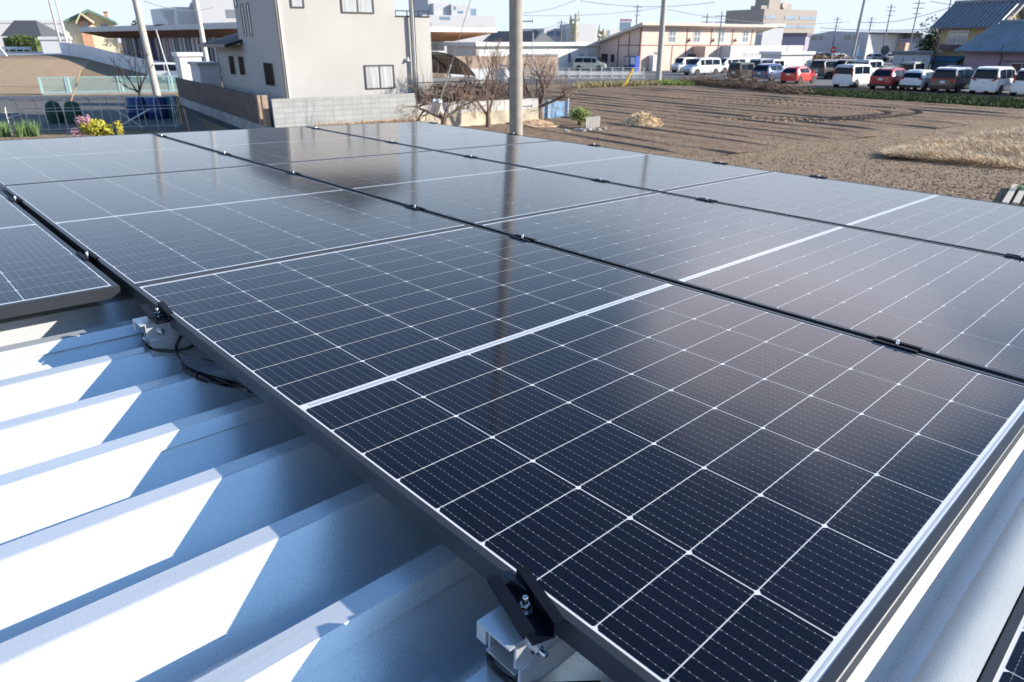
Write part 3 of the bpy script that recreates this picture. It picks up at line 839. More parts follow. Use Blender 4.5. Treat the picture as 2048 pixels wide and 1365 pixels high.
mb = MB(); mb.box(0, 1.2, 0, 1.8, -.1, 2.75); mb.build('wall', plain('white_shed_panel', (.72, .72, .71), .5), wb_)
mb = MB(); mb.box(-.1, 1.3, -.1, 1.9, 2.75, 2.95); mb.build('roof', plain('white_shed_roof', (.78, .78, .77), .5), wb_)

# curved-roof carport right of the house
cp = thing('carport', 'carport with a smoked curved roof beside the cream house', 'carport', frame(H0 + E1 * 6.75 + E2 * .6, E1))
pts = [(0, 3.05)] + [(2.35 * (1 - (1 - i / 8) ** 1), 3.05 - 1.05 * (i / 8) ** 2.6) for i in range(1, 9)]
fr_ = MB()
for y in (0, 2.4, 4.8):
    for (x0, z0), (x1, z1) in zip(pts, pts[1:]): fr_.tube([(x0, y, z0), (x1, y, z1)], .04, n=6)
    fr_.box(2.30, 2.40, y - .05, y + .05, -.1, 2.0); fr_.box(-.05, .05, y - .05, y + .05, -.1, 3.05)
fr_.box(-.03, .03, .05, 4.75, 2.9, 3.0)
fr_.box(.06, 2.29, -.03, .03, 1.75, 2.02); fr_.box(.06, 2.29, 4.77, 4.83, 1.75, 2.02); fr_.build('carport_frame', plain('grey_carport_metal', (.20, .215, .23), .4, .5), cp)
rf = MB()
for (x0, z0), (x1, z1) in zip(pts, pts[1:]): rf.add([(x0, -.1, z0 + .05), (x1, -.1, z1 + .05), (x1, 4.9, z1 + .05), (x0, 4.9, z0 + .05), (x0, -.1, z0 + .062), (x1, -.1, z1 + .062), (x1, 4.9, z1 + .062), (x0, 4.9, z0 + .062)], [(0, 1, 2, 3), (7, 6, 5, 4), (0, 4, 5, 1), (3, 2, 6, 7)])
M_SMOKE, t_, b_ = newmat('smoked_acrylic'); setp(b_, base=(.10, .085, .08), rough=.15, trans=.55, ior=1.2)
rf.build('roof', M_SMOKE, cp)
# ------------------------------------------------------------------ nursery with the deep eaves
M_WHITE = plain('white_render', (.62, .62, .61), .75, 0, .05, .6)
M_WHITE2 = plain('white_panel', (.70, .72, .74), .6, 0, .06, .6)
M_BROWNSOF = plain('brown_wood_soffit', (.40, .18, .09), .6, 0, .2, 1.5)
def face_frame(a, b):
    "x runs from a to b as seen from the eye, y points away"
    return frame((a.x, a.y, 0), (b - a))
nA = far(168, 75, 97); nB = far(500, 75, 71); nB.z = nA.z = 0
L = (nB - nA).length
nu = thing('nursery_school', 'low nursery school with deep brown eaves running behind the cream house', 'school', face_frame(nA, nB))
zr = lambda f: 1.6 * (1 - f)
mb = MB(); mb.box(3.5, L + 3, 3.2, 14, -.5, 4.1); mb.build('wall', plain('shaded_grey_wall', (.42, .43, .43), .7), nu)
rf = MB(); rf.prism([(-.2, 4.72), (-.2, 5.28), (15, 5.40), (15, 4.2), (3.0, 4.05)], 'x', -.5, L + 6); rf.build('roof', M_WHITE, nu)
so_ = MB(); so_.add([(-.4, -.15, 4.68), (L + 6, -.15, 4.68), (L + 6, 3.15, 3.99), (-.4, 3.15, 3.99)], [(0, 1, 2, 3)]); so_.build('soffit', M_BROWNSOF, nu)
R = random.Random(8)
cm = [plain('curtain_white', (.66, .67, .70), .9, 0, .05), plain('curtain_lavender', (.50, .44, .52), .9, 0, .05), plain('curtain_navy', (.10, .10, .22), .9, 0, .05), plain('curtain_grey', (.33, .35, .38), .9, 0, .05), plain('curtain_pink', (.60, .45, .46), .9, 0, .05)]
x = 4.0; xend = L * .80
while x < xend:
    w = R.uniform(.7, 1.1); k = R.choice((0, 0, 0, 3, 3, 1, 4, 2) if x < L * .5 else (0, 0, 3, 3, 0))
    c = MB(); n = 6
    for i in range(n):
        a = x + w * .72 * i / n; b = x + w * .72 * (i + 1) / n; o = .06 * (i % 2)
        c.add([(a, 2.9 + o, .7), (b, 2.9 + .06 - o, .7), (b, 2.9 + .06 - o, 4.0), (a, 2.9 + o, 4.0)], [(0, 1, 2, 3)])
    c.build('curtain', cm[k], nu); x += w
for xx in (4.2, 9.5, 15, 20.5, 26):
    if xx < xend: q = MB(); q.box(xx, xx + .9, 3.10, 3.19, .8, 3.2); q.build('window', M_MIDG, nu)
q = MB(); q.box(L * .82, L * .90, 2.3, 3.1, -.2, 4.1); q.build('pillar', M_WHITE, nu)
nf = thing('playground_wall', 'long low white wall sloping along the edge of the nursery and the left field', 'wall', face_frame(nA, nB))
q = MB(); N_ = 24
for i in range(N_ + 1):
    x0 = i * 1.36; p = nf.matrix_world @ Vector((x0, -3, 0)); z = zg(p.x, p.y)
    q.v += [Vector((x0, -3.1, z - .4)), Vector((x0, -3.1, z + 1.5)), Vector((x0, -2.95, z + 1.5)), Vector((x0, -2.95, z - .4))]
for i in range(N_):
    for k in range(4): q.f.append((i * 4 + k, i * 4 + (k + 1) % 4, i * 4 + 4 + (k + 1) % 4, i * 4 + 4 + k)); q.m.append(0)
q.f += [(0, 1, 2, 3), (N_ * 4 + 3, N_ * 4 + 2, N_ * 4 + 1, N_ * 4)]; q.m += [0, 0]
q.build('panel', M_WHITE2, nf)

nC = far(862, 100, 97); nD = far(993, 100, 103); nC.z = nD.z = 0
nC = nD - E1 * 22
n2 = thing('nursery_school', 'nursery wing with orange wooden soffit right of the cream house', 'school', frame(nC, E1))
mb = MB(); mb.box(0, 15.5, 3.2, 12, -.1, 3.62); mb.build('wall', M_WHITE, n2)
rf = MB(); rf.box(-4, 22, -.2, 13, 4.75, 5.35); rf.build('roof', M_WHITE, n2)
so_ = MB(); so_.add([(-4, -.1, 4.73), (21.9, -.1, 4.73), (17, 3.3, 3.62), (-4, 3.3, 3.62)], [(0, 1, 2, 3)]); so_.add([(21.9, -.1, 4.73), (21.9, 12, 4.73), (17, 12, 3.62), (17, 3.3, 3.62)], [(0, 1, 2, 3)]); so_.build('soffit', plain('orange_wood_soffit', (.62, .31, .15), .6, 0, .15, 1), n2)
for i in range(6): window(n2, 4.3 + i * 1.75, 5.8 + i * 1.75, 1.3, 3.4, M_CURT, M_WHITE, bars=1, y=3.2, mull_h=2.5, fw=.09)
q = MB(); q.box(2.2, 3.9, 3.12, 3.19, .5, 3.6); q.build('panel', plain('mint_panel', (.45, .66, .66), .6), n2)
pw0 = far(889, 140, 79); pw1 = far(1116, 140, 82.5)
pw = thing('garden_wall', 'peach coloured playground wall behind the bare trees', 'wall', frame((pw0.x, pw0.y, 0), (pw1 - pw0).xy.to_3d()))
q = MB(); q.box(0, (pw1 - pw0).xy.length, 0, .2, -.1, 2.12); q.build('render', plain('peach_render', (.62, .46, .34), .8, 0, .06, .5), pw)
q = MB(); q.box(7.2, (pw1 - pw0).xy.length - .05, -.06, .26, 2.12, 2.3); q.build('coping', plain('grey_coping', (.45, .42, .41), .8), pw)
lw0 = far(895, 170, 66); lw1 = far(1045, 170, 69)
l2 = thing('garden_wall', 'white boundary wall in front of the peach playground wall', 'wall', frame((lw0.x, lw0.y, 0), (lw1 - lw0).xy.to_3d()))
q = MB(); q.box(0, (lw1 - lw0).xy.length, 0, .15, -.1, 1.28); q.build('render', M_WHITE, l2)

# ------------------------------------------------------------------ pink building with the mono-pitch roof, its extension and the long white wing
M_PINK = plain('salmon_siding', (.62, .47, .40), .7, 0, .05, .6)
M_BROWNT = plain('brown_timber_trim', (.24, .11, .075), .6)
PC = gp(1277, 143); PC.z = 0
pk = thing('pink_building', 'salmon pink building with brown trim and a white mono-pitch roof', 'building', frame(PC, E1))
mb = MB(); mb.prism([(0, -.1), (0, 5.35), (8.1, 3.25), (8.1, -.1)], 'x', 0, 22.7); mb.build('wall', M_PINK, pk)
rf = MB(); rf.prism([(-1.1, 5.50), (-1.1, 5.84), (8.6, 3.42), (8.6, 3.18)], 'x', -.9, 26.0); rf.build('roof', plain('pale_fascia', (.50, .43, .37), .6), pk)
t = MB()
for x in (0, 4.6 - 1.0, 8.4, 13.2, 17.6, 21.8): t.box(x, x + .16, -.05, -.004, .05, 5.3)
for x in (2.2 * 1.0 + 3.6, 10.6): t.box(x, x + .12, -.045, -.004, .05, 3.05)
t.box(.17, 22.6, -.035, -.004, 3.08, 3.20); t.build('trim', M_BROWNT, pk)
t = MB()
for y in (.0, 2.05, 4.15): t.box(-.05, -.004, y, y + .16, .05, 5.30 - .262 * y - .1)
t.box(-.045, -.004, .17, 4.14, 3.08, 3.20); t.build('gable_trim', M_BROWNT, pk)
for x in (5.0, 9.75, 14.6, 19.8): window(pk, x, x + 1.35, 3.45, 5.05, M_MIDG, M_WHITE, bars=1, fw=.09, mull_h=4.25, y=-.002)
for x in (8.9, 13.7, 18.3):
    q = MB(); q.lathe([(.04, .5), (.16, .18), (.2, .12), (.2, 0)], 10, 0, (x, -.18, 3.6)); q.build('wall_lamp', plain('bronze_lamp', (.20, .15, .13), .5), pk)
window(pk, 2.0 + .6, 3.5, .9, 2.4, M_MIDG, M_WHITE, bars=1, y=-.002)
dm = pk.matrix_world.copy()
q = MB(); q.box(-.05, -.004, 6.3, 7.6, .0, 2.05); q.build('door', plain('dark_doorway', (.04, .035, .04), .6), pk)
q = MB(); q.box(-.05, -.004, 4.9, 5.6, 1.0, 2.0); q.build('window', M_DARKG, pk)
ex = thing('extension_building', 'white flat-roofed extension in front of the pink building behind the parked vans', 'building', frame(PC + E1 * 9.8, E1))
mb = MB(); mb.box(0, 3.1, -2.3, -.06, -.1, 3.02); mb.build('side_wall', M_PINK, ex)
mb = MB(); mb.box(3.1, 19, -4.0, -.06, -.1, 3.08); mb.build('wall', M_WHITE, ex)
for i in range(3): window(ex, 5.7 + i * 1.3, 6.7 + i * 1.3, 1.55, 2.25, M_CURT, M_WHITE2, bars=0, y=-4.0)
q = MB(); q.box(-.9, .0, -.7, -.06, .0, 2.0); q.build('door_recess', M_DARKG, ex)
q = MB(); q.box(15.2, 15.35, -4.06, -4.003, 0, 3.0); q.build('downpipe', plain('grey_pipe', (.35, .36, .37)), ex)
wl_ = thing('white_building', 'long white single-storey wing left of the pink gable', 'building', frame(PC + E2 * 8.12 - E1 * 19.8, E1))
mb = MB(); mb.box(0, 20.6, .3, 8, -.1, 3.05); mb.build('wall', M_WHITE, wl_)
rf = MB(); rf.box(-.4, 20.3, -.25, 8.2, 3.05, 3.52); rf.build('roof', M_WHITE, wl_)
for i in range(3): window(wl_, 7.2 + i * 3.6, 7.9 + i * 3.6, .9, 2.15, M_MIDG, M_WHITE2, bars=0, y=.3)
window(wl_, 15.0 + 1.1, 17.4, .9, 2.1, M_CURT, M_WHITE2, bars=0, y=.3)
q = MB(); q.box(18.0, 19.6, .22, .297, 0, 2.2); q.build('door', plain('grey_shutter', (.48, .49, .51), .6), wl_)

M_VBLUE = plain('vending_blue', (.035, .09, .42), .35, 0, .05)
vm = thing('vending_machine', 'blue drinks vending machine at the pink gable corner', 'vending machine', frame(PC + E2 * .9 - E1 * .75, -E2))
q = MB(); q.box(0, 1.0, 0, .7, 0, 1.83); q.build('cabinet', M_VBLUE, vm)
q = MB(); q.box(.08, .9, -.02, -.003, .85, 1.7); q.build('display_window', plain('lit_display', (.55, .62, .75), .3), vm)
q = MB(); q.box(.15, .85, -.02, -.003, .2, .38); q.build('delivery_slot', M_DARKG, vm)
v2 = thing('vending_machine', 'pale grey and navy vending machine left of the blue one', 'vending machine', frame(PC + E2 * 2.05 - E1 * .75, -E2))
q = MB(); q.box(0, 1.0, 0, .7, 0, 1.83); q.build('cabinet', plain('vending_grey', (.10, .12, .20), .4), v2)
q = MB(); q.box(.08, .92, -.02, -.003, .7, 1.7); q.build('display_window', plain('drinks_display', (.42, .36, .36), .3, 0, .5, 9), v2)
q = MB(); q.box(.15, .85, -.02, -.003, .2, .38); q.build('delivery_slot', M_DARKG, v2)
hb = thing('heat_pump_unit', 'tall white water heater tank against the pink front wall', 'water heater', frame(PC + E1 * 1.6 - E2 * .9, E1))
q = MB(); q.box(0, .75, 0, .8, .05, 1.95); q.build('tank_case', M_WHITE, hb); q = MB(); q.box(.05, .15, -.03, -.003, .2, 1.8); q.build('pipe_cover', M_WHITE2, hb)

# ------------------------------------------------------------------ fences and posts
M_WP = plain('white_painted_metal', (.68, .68, .67), .45, 0, .04)
a, b = gp(1050, 160), gp(1287, 158)
wf = thing('white_rail_fence', 'white horizontal rail fence along the side road', 'fence', face_frame(a, b)); Lf = (b - a).length
n = 11
for i in range(n + 1):
    q = MB(); q.box(Lf * i / n - .04, Lf * i / n + .04, 0, .08, 0, 1.12); q.build('post', M_WP, wf)
for z in (.20, .42, .64, .86, 1.08):
    q = MB(); q.box(.05, Lf - .05, .085, .12, z - .018, z + .018); q.build('rail', M_WP, wf)
q = MB(); q.box(-4, Lf + .2, -.25, .2, -.1, .16); o = q.build('kerb', M_CONC, wf)
M_MINT = plain('mint_painted_metal', (.45, .68, .66), .45, 0, .05)
M_MESH, t_, b_ = newmat('mint_wire_mesh')
x, y, z = t_.sep(t_.obj())
gx = t_.m('LESS_THAN', t_.m('FRACT', t_.m('MULTIPLY', t_.m('ADD', x, z), 16)), .22); gx2 = t_.m('LESS_THAN', t_.m('FRACT', t_.m('MULTIPLY', t_.m('SUBTRACT', x, z), 16)), .22)
t_.l(t_.m('MAXIMUM', gx, gx2), b_.inputs['Alpha']); setp(b_, base=(.36, .60, .58), rough=.5)
a, b = gp(87, 190.5), gp(356, 186); d = (b - a).normalized()
for i, (x0, x1, lab) in enumerate(((83, 138, 'leftmost mint green mesh fence panel by the road'), (140, 243, 'wide mint green mesh fence panel between two posts beside the bare dark tree'), (246, 344, 'mint green mesh fence panel behind the dark tree and utility pole'), (346, 362, 'short mint green mesh fence panel against the brown wall'))):
    p0, p1 = onp(x0, 188, a, Vector((-d.y, d.x, 0))), onp(x1, 188, a, Vector((-d.y, d.x, 0)))
    W_ = (p1 - p0).xy.length
    fn = thing('mesh_fence', lab, 'fence', frame((p0.x, p0.y, 0), d), 'mint mesh fence along the road')
    for xx in (0, W_ - .09): q = MB(); q.box(xx, xx + .09, 0, .09, 0, 1.22); q.build('post', M_MINT, fn)
    q = MB(); q.box(.10, W_ - .10, .02, .06, 1.14, 1.20); q.box(.10, W_ - .10, .02, .06, .14, .19)
    q.box(.10, .15, .021, .059, .19, 1.14); q.box(W_ - .15, W_ - .10, .021, .059, .19, 1.14); q.build('panel_frame', M_MINT, fn)
    q = MB(); q.quad((.15, .04, .19), (W_ - .15, .04, .19), (W_ - .15, .04, 1.14), (.15, .04, 1.14)); q.build('mesh', M_MESH, fn)
q = MB(); q.box(0, (b - a).length + .3, -.15, .12, -.1, .10); o = q.build('kerb', M_CONC); o.matrix_world = frame(a, d); tag(o, kind='structure')

M_POLE = plain('weathered_concrete_pole', (.42, .40, .37), .85, 0, .14, 5, fine=.2)
def upole(label, base, h, r0, r1, lean=(0, 0), mat=M_POLE, parts=(), n=16, group='utility poles', name='utility_pole'):
    root = thing(name, label, 'pole', Matrix.Translation(base), group)
    q = MB(); q.tube([Vector((lean[0] * t, lean[1] * t, h * t)) for t in (-.02, .25, .5, .75, 1)], r0, r1, n); q.build('pole_shaft', mat, root, True)
    return root
mp = far(1032.5, 265, 16.0); mp.z = 0
P0 = upole('thick concrete utility pole standing right behind the panels', mp, 11.2, .158, .118, (-.04, 0), plain('dark_concrete_pole', (.30, .27, .235), .85, 0, .14, 5, fine=.2), n=28)
M_GALV = plain('galvanised_steel', (.55, .56, .57), .45, .6)
for i, (py, sgn) in enumerate(((43, 1), (213, 1), (132, -1), (-40, -1))):
    z = far(1032, py, 16.0).z; q = MB(); q.tube([(sgn * .10, 0, z), (sgn * .36, 0, z)], .014, n=6); q.tube([(sgn * .355, 0, z - .035), (sgn * .355, 0, z + .045)], .018, n=6); q.build('step_bolt', M_GALV, P0)
p = gp(316, 199); upole('weathered utility pole beside the small dark tree on the left', p, 12, .24, .17, (-.35, 0))
p = gp(1316, 167); upole('pale concrete utility pole in front of the pink building', p, 13, .28, .19, (-.1, 0))
p = gp(1702, 124); q0 = upole('grey utility pole leaning right behind the white minivan', p, 17, .30, .2, (.6, 0), plain('grey_concrete', (.36, .36, .36), .8))
p = far(415, 125, 60); p.z = 0; upole('pale utility pole rising behind the dark tiled porch roof', p, 13, .20, .15, (-.2, 0), plain('pale_concrete', (.55, .54, .52), .8))
p = gz(126, 108); upole('slim utility pole with an orange band by the upper road', p, 13, .16, .12, (-.2, 0))
p = gz(141, 112); upole('slim white utility pole beside the banded one by the upper road', p, 12, .15, .11, (-.3, 0), M_WP)
h1 = onp(830, 185, H0 - E2 * .12, E2); h1.z = 0
P1 = upole('grey steel pole with a white conduit in front of the cream house wing', h1, 9, .065, .06, (0, 0), plain('grey_steel_pole', (.27, .27, .275), .45, .3), n=12)
q = MB(); q.tube([(.085, -.02, 0), (.085, -.02, 9)], .028, n=8); q.build('conduit', M_WP, P1)
q = MB(); q.tube([(.135, -.0, 0), (.135, -.0, 9)], .022, n=8); q.build('cable_duct', plain('black_duct', (.03, .03, .03), .5), P1)
far_poles = [(1410, 78, 120, 30, 'thin distant steel pole above the pink roof'), (1437, 90, 95, 46, 'tall thin pole with crossarms above the pink roof'), (1466, 78, 150, 12, 'short distant pole with a crossarm over the roof line'), (1122, 84, 140, 24, 'thin bare pole above the white wing'),
             (1668, 78, 170, 24, 'distant pole with a transformer over the grey warehouse'), (1773, 62, 150, 33, 'distant leaning pole above the white warehouse end'), (1738, 66, 190, 12, 'short distant pole on the warehouse skyline'), (1822, 80, 120, 60, 'distant pole carrying the street wires right of the warehouse'), (1272, 60, 160, 30, 'thin pole beside the rooftop sign'), (1888, 60, 95, 90, 'dark utility pole behind the yellow house')]
for px, py, Y, up_, lab in far_poles:
    b_ = far(px, py, Y); top = far(px + (px - 1024) * .0002 * up_, py - up_ - 20, Y)
    r_ = max(.07, Y * .0009)
    rt = upole(lab, (b_.x, b_.y, 0), top.z, r_ * 1.1, r_ * .8, mat=plain('distant_pole_grey', (.22, .22, .23), .8), n=8, group='distant poles')
    q = MB(); zt = top.z
    for k, (dz, hw) in enumerate(((.5, .9), (1.2, .9), (2.0, .6))): q.box(-hw, hw, -r_ - .09, -r_ - .005, zt - dz - .05, zt - dz + .05)
    q.build('crossarm', plain('crossarm_grey', (.25, .25, .26), .7), rt)
sl_ = far(338, 132, 62); sl_.z = 0
rt = thing('street_lamp', 'slim street lamp with a flat dark head in front of the nursery', 'street lamp', Matrix.Translation(sl_))
q = MB(); zt = far(322, 52, 62).z; q.tube([(0, 0, 0), (-.55, 0, zt)], .065, .045, 8); q.build('pole', plain('lamp_pole_grey', (.5, .51, .52), .5, .3), rt, True)
q = MB(); q.tube([(-.55, 0, zt), (.0, -.0, zt + .08)], .05, .04, 8); q.box(-.3, .28, -.12, .12, zt + .03, zt + .12); q.build('lamp_head', plain('lamp_head_dark', (.08, .09, .11), .4), rt)
rt = thing('street_lamp', 'slim street lamp standing by the white rail fence', 'street lamp', Matrix.Translation(gp(1065, 157.5)))
zt = far(1066, 62, 76).z; q = MB(); q.tube([(0, 0, 0), (0, 0, zt)], .06, .045, 8); q.build('pole', plain('lamp_pole_grey', (.5, .51, .52)), rt, True)
q = MB(); q.box(-.1, .45, -.1, .1, zt - .02, zt + .09); q.build('lamp_head', plain('lamp_head_dark', (.08, .09, .11)), rt)

# guy wire with two white guards
ga = far(866, 246, 26.0); ga.z = .0
gt = Vector((mp.x - .04, 16.0, 6.9)); ga = onp(868, 243, Vector((0, 24, 0)), Vector((0, 1, 0)))
rt = thing('guy_wire', 'guy wire of the concrete pole with white plastic guards', 'guy wire', Matrix.Identity(4))
dw = gt - ga; base = ga - dw * (ga.z / dw.z)
q = MB(); q.tube([base, gt], .009, n=6); q.build('wire', M_GALV, rt)
q = MB(); g0 = base + dw * ((1.15 - 0) / dw.z) ; 
def alongw(z): return base + dw * (z / dw.z)
z0 = None
for (pxa, pya) in ((884, 213),):
    zc_ = onp(pxa, pya, Vector((0, alongw(1.5).y, 0)), Vector((0, 1, 0))).z
q.tube([alongw(zc_ - .22), alongw(zc_ + .20)], .085, .075, 10); q.build('guard', M_WP, rt)
q = MB(); o_ = Vector((-.16, 0, .02)); q.tube([alongw(zc_ - .20) + o_, alongw(zc_ + .18) + o_], .075, .065, 10); q.build('guard', plain('blue_white_guard', (.60, .66, .74), .5), rt)
q = MB(); q.tube([alongw(zc_ + .2), alongw(zc_ + .2 + 1.1)], .022, n=8); q.build('sleeve', M_WP, rt)

# street wires
wm_ = plain('street_wire', (.14, .15, .16), .6)
def wire(a, b, sag, lab, r=.018):
    P = [a.lerp(b, i / 12) - UP * sag * 4 * (i / 12) * (1 - i / 12) for i in range(13)]
    q = MB(); q.tube(P, r, n=5); tag(q.build('street_wire', wm_), lab, 'wire', 'overhead street wires')
wire(far(1043, 26, 90), far(1160, -4, 95), .4, 'thin wire rising from the concrete pole towards the upper right', .03)
wire(far(1043, 31, 110), far(1330, 14, 120), .5, 'thin overhead wire across the sky left of the pale concrete pole', .03)
wire(far(1160, 2, 100), far(1430, 5, 100), .6, 'topmost thin wire above the pink building', .03)
wire(far(1330, 18, 120), far(1700, 43, 150), 1.2, 'long sagging wire passing in front of the tan office building', .04)
wire(far(1715, 44, 140), far(1900, 15, 100), .8, 'wire climbing to the dark pole behind the yellow house', .04)
wire(far(1640, 56, 170), far(1866, 59, 120), .3, 'thick cable just above the grey warehouse roof', .06)
wire(far(1640, 63, 170), far(1866, 62, 120), .2, 'lower cable above the grey warehouse roof', .04)
wire(far(1860, 3, 95), far(2060, 12, 95), .4, 'upper wire crossing behind the yellow house roof', .03)
wire(far(1900, 8, 90), far(2060, 22, 90), .4, 'lower wire crossing behind the yellow house roof', .03)
wire(far(288, 2, 50), far(425, 15, 62), .4, 'wire between the left utility pole and the pale pole', .02)
wire(far(1030, 62, 95), far(1120, 48, 140), .3, 'thin low wire at the left of the distant factory', .04)

# ------------------------------------------------------------------ buildings in the distance
def block(label, px0, px1, pyt, Y, depth, mat, cat='building', name='distant_building', rz=25, roof=None, wins=(), wmat=None, roofmat=None):
    rz = rad(rz); e = Vector((math.cos(rz), math.sin(rz), 0)); nn = Vector((-e.y, e.x, 0))
    a = far(px0, pyt, Y); b = onp(px1, pyt, a, nn); h = a.z
    rt = thing(name, label, cat, frame((a.x, a.y, 0), e))
    w = (b - a).dot(e)
    mb = MB(); mb.box(0, w, 0, depth, -.1, h); mb.build('wall', mat, rt)
    if roofmat: r = MB(); r.box(-.2, w + .2, -.2, depth + .2, h, h + max(.25, Y * .004)); r.build('roof', roofmat, rt)
    for (x0, x1, y0, y1) in wins:
        q0 = onp(x0, y1, a, nn); q1 = onp(x1, y0, a, nn)
        q = MB(); q.box((q0 - a).dot(e), (q1 - a).dot(e), -.06, -.003, q0.z, q1.z); q.build('window', wmat or M_MIDG, rt)
    rt['_w'] = w
    return rt
M_FARW = plain('far_white_wall', (.50, .51, .53), .7, 0, .04)
M_FARG = plain('far_grey_wall', (.40, .42, .46), .7, 0, .05)
M_BLUEG = plain('far_blue_glazing', (.18, .27, .36), .3)
block('wide white warehouse far behind the dark roofed house', -40, 142, 46, 190, 30, M_FARW, name='warehouse', roofmat=plain('far_roof_grey', (.5, .52, .54)))
# dark roofed house
a = far(8, 72, 135)
rt = thing('dark_roofed_house', 'single-storey house with a plain dark grey roof above the green hedge', 'house', frame((a.x, a.y, 0)))
w = far(80, 72, 135).x - a.x
q = MB(); q.box(.6, w, 0, 7, -.1, 4.6); q.build('wall', plain('tan_wall', (.5, .40, .30), .8), rt)
q = MB(); q.add([(-.3, -.6, 4.5), (w + .6, -.6, 4.5), (w - 2.2, 3.4, 7.2), (.3, 3.4, 7.2), (-.3, 7.4, 4.5), (w + .6, 7.4, 4.5)], [(0, 1, 2, 3), (2, 5, 4, 3), (0, 3, 4), (1, 5, 2), (0, 4, 5, 1)]); q.build('roof', plain('charcoal_roof', (.085, .09, .10), .7), rt)
q = MB(); q.box(1.2, 2.6, -.06, -.003, 2.2, 3.6); q.build('window', M_MIDG, rt)
# green roofed house
a = far(136, 92, 112); zb = zg(a.x, a.y)
GR = rad(27); ge = Vector((math.cos(GR), math.sin(GR), 0)); gn = Vector((-ge.y, ge.x, 0))
def gpt(px, py): v_ = onp(px, py, a, gn); return (v_ - a).dot(ge), v_.z
rt = thing('green_roofed_house', 'cream two-storey house with green gable roof and brick chimney', 'house', frame((a.x, a.y, 0), ge))
xr = gpt(228, 50)[0]; ze = gpt(136, 42)[1]; xk, zk = gpt(176, 19)
q = MB(); q.prism([(0, zb - .5), (0, ze), (xk, zk - .35), (xr, gpt(228, 45)[1]), (xr, zb - .5)], 'y', 0, 9); q.build('wall', plain('cream_wall', (.66, .61, .44), .8, 0, .05), rt)
q = MB(); x0, z0 = gpt(131, 40); x1, z1 = gpt(232, 44)
q.prism([(x0, z0), (xk, zk), (x1, z1), (x1, z1 - .35), (xk, zk - .38), (x0, z0 - .35)], 'y', -1.0, 9.5); q.build('roof', plain('green_roof', (.10, .19, .15), .6), rt)
q = MB(); x0, z0 = gpt(150, 31.5); x1, z1 = gpt(190, 44); q.prism([(x0, z0 - .9), (gpt(162, 26)[0], gpt(162, 26)[1]), (x1, z1), (x1 - .2, z1 - .3), (gpt(162, 26)[0], gpt(162, 30)[1]), (x0, z0 - 1.2)], 'y', -1.8, -.02); q.build('gable_board', plain('cream_trim', (.60, .54, .38), .8), rt)
q = MB(); x0 = gpt(160, 50)[0]; x1 = gpt(180, 50)[0]; q.box(x0, x1, -.9, -.003, zb, gpt(160, 43)[1]); q.build('brick_bay', plain('orange_brick', (.50, .29, .19), .85, 0, .12, 3), rt)
q = MB(); q.box(gpt(166, 50)[0], gpt(178, 50)[0], -.96, -.903, gpt(172, 57)[1], gpt(172, 46)[1]); q.build('window', M_MIDG, rt)
q = MB(); q.box(gpt(202, 52)[0], gpt(215, 52)[0], -.06, -.003, gpt(208, 56)[1], gpt(208, 48)[1]); q.build('window', M_MIDG, rt)
q = MB(); q.box(gpt(200, 0)[0], gpt(208, 0)[0], 3, 4, gpt(204, 40)[1], gpt(204, 24)[1]); q.build('chimney', plain('orange_brick', (.50, .29, .19)), rt)
q = MB(); q.box(gpt(199.4, 0)[0], gpt(208.6, 0)[0], 2.9, 4.1, gpt(204, 24)[1], gpt(204, 22)[1]); q.build('chimney_cap', plain('chimney_cap', (.12, .11, .11)), rt)
# sculptural white building and the grey one behind
rt = block('bright white building with a slanted triangular screen above the nursery roof', 352, 412, 14, 125, 14, plain('bright_white_wall', (.80, .80, .80), .6, 0, .03), roofmat=None, rz=42)
q = MB(); a = far(352, 14, 125); 
ei = rt.matrix_world.to_3x3().col[0]; ni = rt.matrix_world.to_3x3().col[1]
def sp_(px, py): v_ = onp(px, py, a, ni); return (v_ - a).dot(ei), v_.z
q.prism([sp_(319, 20), sp_(346, 20), sp_(346, 52), sp_(340, 52)], 'y', -.6, -.1); q.build('screen', M_WHITE, rt); q = MB(); q.prism([sp_(376, 16), sp_(381, 5), sp_(387, 16)], 'y', -.5, -.1); q.build('finial', M_WHITE, rt)
block('pale grey tall building behind the dark tiled porch roof', 384, 476, -30, 118, 12, M_FARW, wins=[(454, 474, 20, 36)])
# stepped white apartment blocks right of the cream house
rt = block('stepped white apartment block with balconies above the orange soffit', 845, 990, 30, 175, 20, M_FARW, wins=[(912, 924, 54, 59), (936, 946, 54, 59), (955, 968, 54, 59)])
aY = 175; a = far(845, 30, aY); e_ = Vector((math.cos(rad(25)), math.sin(rad(25)), 0)); n_ = Vector((-e_.y, e_.x, 0))
def apx(px, py): v_ = onp(px, py, a, n_); return (v_ - a).dot(e_), v_.z
def step(px0, px1, py, dy, mat, nm='upper_storey'):
    q = MB(); q.box(apx(px0, 30)[0], apx(px1, 30)[0], dy, 18, a.z + .001, apx(px1, py)[1]); q.build(nm, mat, rt)
step(872, 944, 8, 1.5, M_FARW); step(905, 943, 9.5, .6, M_FARW, 'balcony_tower'); step(944.5, 962, 17, 3, M_BLUEG, 'glass_storey'); step(868, 905, -8, 4, M_FARW, 'roof_house')
for i, (x0, x1, y0, y1) in enumerate(((918, 928, 22, 27), (910, 914, 13, 20), (850, 862, 46, 56), (880, 900, 34, 40))):
    u0 = apx(x0, y1); u1 = apx(x1, y0); dy = .6 if y1 < 30 else 0; q = MB(); q.box(u0[0], u1[0], dy - .06, dy - .004, u0[1], u1[1]); q.build('window', M_BLUEG, rt)
